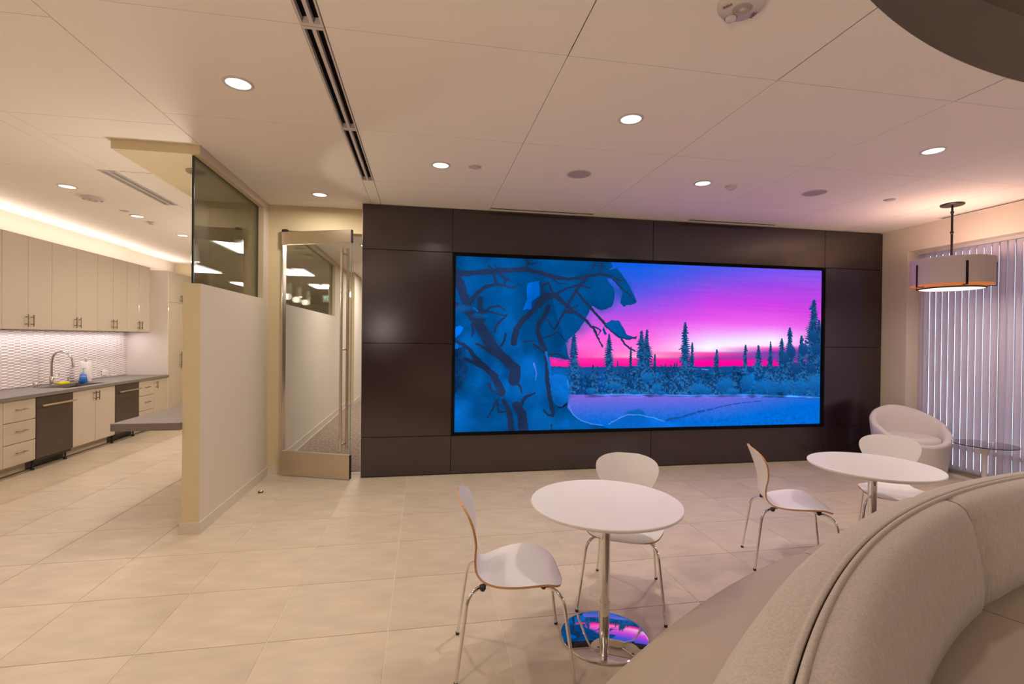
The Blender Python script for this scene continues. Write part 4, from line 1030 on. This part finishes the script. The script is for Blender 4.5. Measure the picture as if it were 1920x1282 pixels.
# ------------------------------------------------------------------ tub chair
def tub_chair(x, y, face):
    t = thing('tub_chair', 'white upholstered swivel tub chair in the corner by the blinds', 'armchair', (x, y, 0), face)
    N = 72; bm = BM(); rings = []
    for i in range(N):
        a = 2*PI*i/N
        c = math.cos(a)                     # +1 = front opening
        top = .785-(.785-.40)*(0.5+0.5*c)**0.9
        top = top if c < .99 else top
        ro = lambda z: .335+.062*math.sin(min(z/.75, 1)*PI*.55)
        zz = [.012, .10, .20, .30, .36+.0*c]
        hi = [0.45, .7, .9, 1.0]
        pr = [(ro(0)*.93, .012), (ro(.06), .05), (ro(.18), .18), (ro(.30), .30)]
        for h in (.33, .66, .93): z = .30+(top-.30)*h; pr.append((ro(z)+(.02*h if c < 0 else 0), z))
        rt = ro(top)+(.02 if c < 0 else 0)
        pr += [(rt-.012, top-.004), (rt-.035, top+.008), (rt-.062, top-.002), (rt-.078, top-.03)]
        for h in (.66, .33): z = .36+(top-.36)*h; pr.append((ro(z)-.085, min(z, top-.032)))
        pr.append((ro(.33)-.09, min(.345, top-.04)))
        rings.append([bm.verts.new((r*math.cos(a), r*math.sin(a), z)) for r, z in pr])
    m = len(rings[0])
    for i in range(N):
        for k in range(m-1): bm.faces.new((rings[i][k], rings[i][k+1], rings[(i+1) % N][k+1], rings[(i+1) % N][k]))
    bm.faces.new([r[0] for r in rings][::-1]); bm.faces.new([r[-1] for r in rings])
    finish('shell', bm, M['tub'], t, world=False, smooth=True)
    finish('seat_cushion', lathe(BM(), [(0, .346), (.275, .346), (.292, .36), (.296, .40), (.290, .44), (.265, .457), (.17, .462), (0, .464)], n=56), M['tub'], t, world=False, smooth=True)
    finish('swivel_base', lathe(BM(), [(0, 0), (.26, 0), (.26, .012), (0, .012)], n=40), M['black'], t, world=False)
    return t
tub_chair(5.93, 5.02, math.radians(-112))
# ------------------------------------------------------------------ tulip side table
t = thing('side_table', 'small round tulip side table with a smoky glass top before the blinds', 'table', (6.0, 4.26, 0))
finish('glass_top', lathe(BM(), [(0, .512), (.272, .512), (.275, .508), (.272, .503), (0, .503)], n=64), M['tableglass'], t, world=False, auto=30)
finish('tulip_stem', lathe(BM(), [(0, 0), (.19, 0), (.185, .006), (.12, .014), (.06, .035), (.030, .09), (.020, .18), (.019, .30), (.026, .40), (.045, .46), (.075, .492), (.085, .502), (0, .502)], n=40), M['tub'], t, world=False, auto=50)
# ------------------------------------------------------------------ drum pendant
PX, PY = 5.66, 4.37
t = thing('drum_pendant', 'wide white drum pendant with dark straps and glowing disc below', 'pendant light', (PX, PY, ZC))
def wl_(*a, **k): return lathe(BM(), *a, **k)
finish('canopy', wl_([(0, -.018), (.098, -.018), (.105, -.012), (.105, 0)], n=40), M['darkrod'], t, world=False, auto=40)
rodb = tube(BM(), [(0, 0, -.018), (0, 0, -.60)], .0105, 12)
for z in (-.09, -.31): lathe(rodb, [(.011, z-.014), (.016, z-.010), (.016, z+.010), (.011, z+.014)], n=14)
finish('rod', rodb, M['darkrod'], t, world=False, auto=40)
RO, RI = .352, .284
finish('outer_shade', wl_([(RO-.004, -.605), (RO, -.605), (RO, -.885), (RO-.004, -.885), (RO-.004, -.605)], n=96), M['shade_t'], t, world=False, auto=30)
finish('shade_lining', wl_([(RO-.005, -.61), (RO-.007, -.61), (RO-.007, -.884), (RO-.005, -.884), (RO-.005, -.61)], n=96), M['brownshade'], t, world=False, auto=30)
finish('inner_shade', wl_([(RI-.004, -.65), (RI, -.65), (RI, -.925), (RI-.004, -.925), (RI-.004, -.65)], n=96), M['brownshade'], t, world=False, auto=30)
finish('diffuser_disc', wl_([(0, -.929), (RI-.012, -.927), (RI-.010, -.916), (0, -.914)], n=72), M['pdisc'], t, world=False, auto=30)
rb = wl_([(RI+.0015, -.915), (RI+.0015, -.929), (RI-.008, -.929)], n=72)
finish('disc_rim', rb, M['darkrod'], t, world=False)
sb = BM()
for k in range(4):
    a = PI/4+k*PI/2
    tube(sb, [(0, 0, -.60), (RO*math.cos(a)*.99, RO*math.sin(a)*.99, -.612)], .004, 6)
finish('spider_arm', sb, M['darkrod'], t, world=False)
base_a = math.atan2(-PY, -PX)
for k in range(5):
    a = base_a+math.radians(20+72*k)
    s_ = BM(); c_, s2 = math.cos(a), math.sin(a)
    def SB(r0, r1, z0, z1, h=.010):
        pts = []
        for r in (r0, r1):
            for q in (-h, h):
                for z in (z0, z1): pts.append((r*c_-q*s2, r*s2+q*c_, z))
        vs = [s_.verts.new(p) for p in pts]
        for f in ((0, 1, 3, 2), (4, 6, 7, 5), (0, 4, 5, 1), (2, 3, 7, 6), (0, 2, 6, 4), (1, 5, 7, 3)): s_.faces.new([vs[i] for i in f])
    SB(RO+.001, RO+.006, -.905, -.665); SB(RI-.02, RO+.006, -.910, -.903)
    finish('strap', s_, M['darkrod'], t, world=False)
for _x, _y, _z, _l in FILL_DRUMS:  # unseen copies, added to carry the fill light
    dup(t, label='added fill copy of the drum pendant '+_l).location = (_x, _y, ZC)
point_light('drum_pendant_lamp', (PX, PY, ZC-.72), 18, (1.0, 0.88, 0.80), .08)
area_light('drum_pendant_lamp', (PX, PY, ZC-.935), .5, 8, (1.0, 0.86, 0.76))
t = thing('fill_floor_lamp', 'steel torchiere added for ceiling fill beside the viewer, out of view', 'floor lamp', (*FILL_TORCH, 0))  # body of the added fill lamp
finish('base', lathe(BM(), [(0, 0), (.14, 0), (.14, .015), (.02, .03), (0, .03)], n=32), M['steel'], t, world=False, auto=40)
finish('pole', tube(BM(), [(0, 0, .03), (0, 0, 1.66)], .012, 12), M['steel'], t, world=False, auto=40)
finish('bowl_shade', lathe(BM(), [(.02, 1.66), (.10, 1.69), (.15, 1.745), (.152, 1.745), (.10, 1.683), (.02, 1.65)], n=32), M['steel'], t, world=False, auto=50)
# ------------------------------------------------------------------ vertical blinds
vb = thing('vertical_blind', 'long white vertical blind covering the window on the right', 'blind', (6.43, 3, 2.78))
finish('head_rail', bbox(6.405, 6.455, .62, 5.365, 2.765, 2.80), M['plastic'], vb)
yv = 5.335; k = 0; vmesh = None
while yv > .66:
    ry = math.radians(-13)
    if vmesh is None:
        bmv = BM(); W = .045; n = 6; R_ = []
        for i in range(n+1):
            u = -1+2*i/n; R_.append((u*W, .006*(1-u*u)))
        vt = [[bmv.verts.new((x+.0004*s, y, z)) for y, x in R_] for s, z in ((-1, 0), (-1, 2.70), (1, 2.70), (1, 0))]
        for a in range(4):
            for i in range(n): bmv.faces.new((vt[a][i], vt[a][i+1], vt[(a+1) % 4][i+1], vt[(a+1) % 4][i]))
        vo = finish('vane', bmv, M['vane'], vb, world=False, smooth=False); vmesh = vo.data
    else:
        vo = bpy.data.objects.new('vane', vmesh); COL.objects.link(vo); vo.parent = vb
    vo.location = (0, yv-3, .06-2.78); vo.rotation_euler = (0, 0, ry); yv -= .0765; k += 1
# small things
t = thing('door_stop', 'small dark metal floor door stop near the partition baseboard', 'door stop', (-1.63, 5.33, 0))
finish('dome', lathe(BM(), [(0, .03), (.012, .028), (.020, .015), (.022, 0), (0, 0)], n=20), M['steel'], t, world=False, smooth=True)
finish('rubber_bumper', lathe(BM(), [(.0225, .008), (.026, .012), (.0225, .018)], n=20), M['black'], t, world=False)
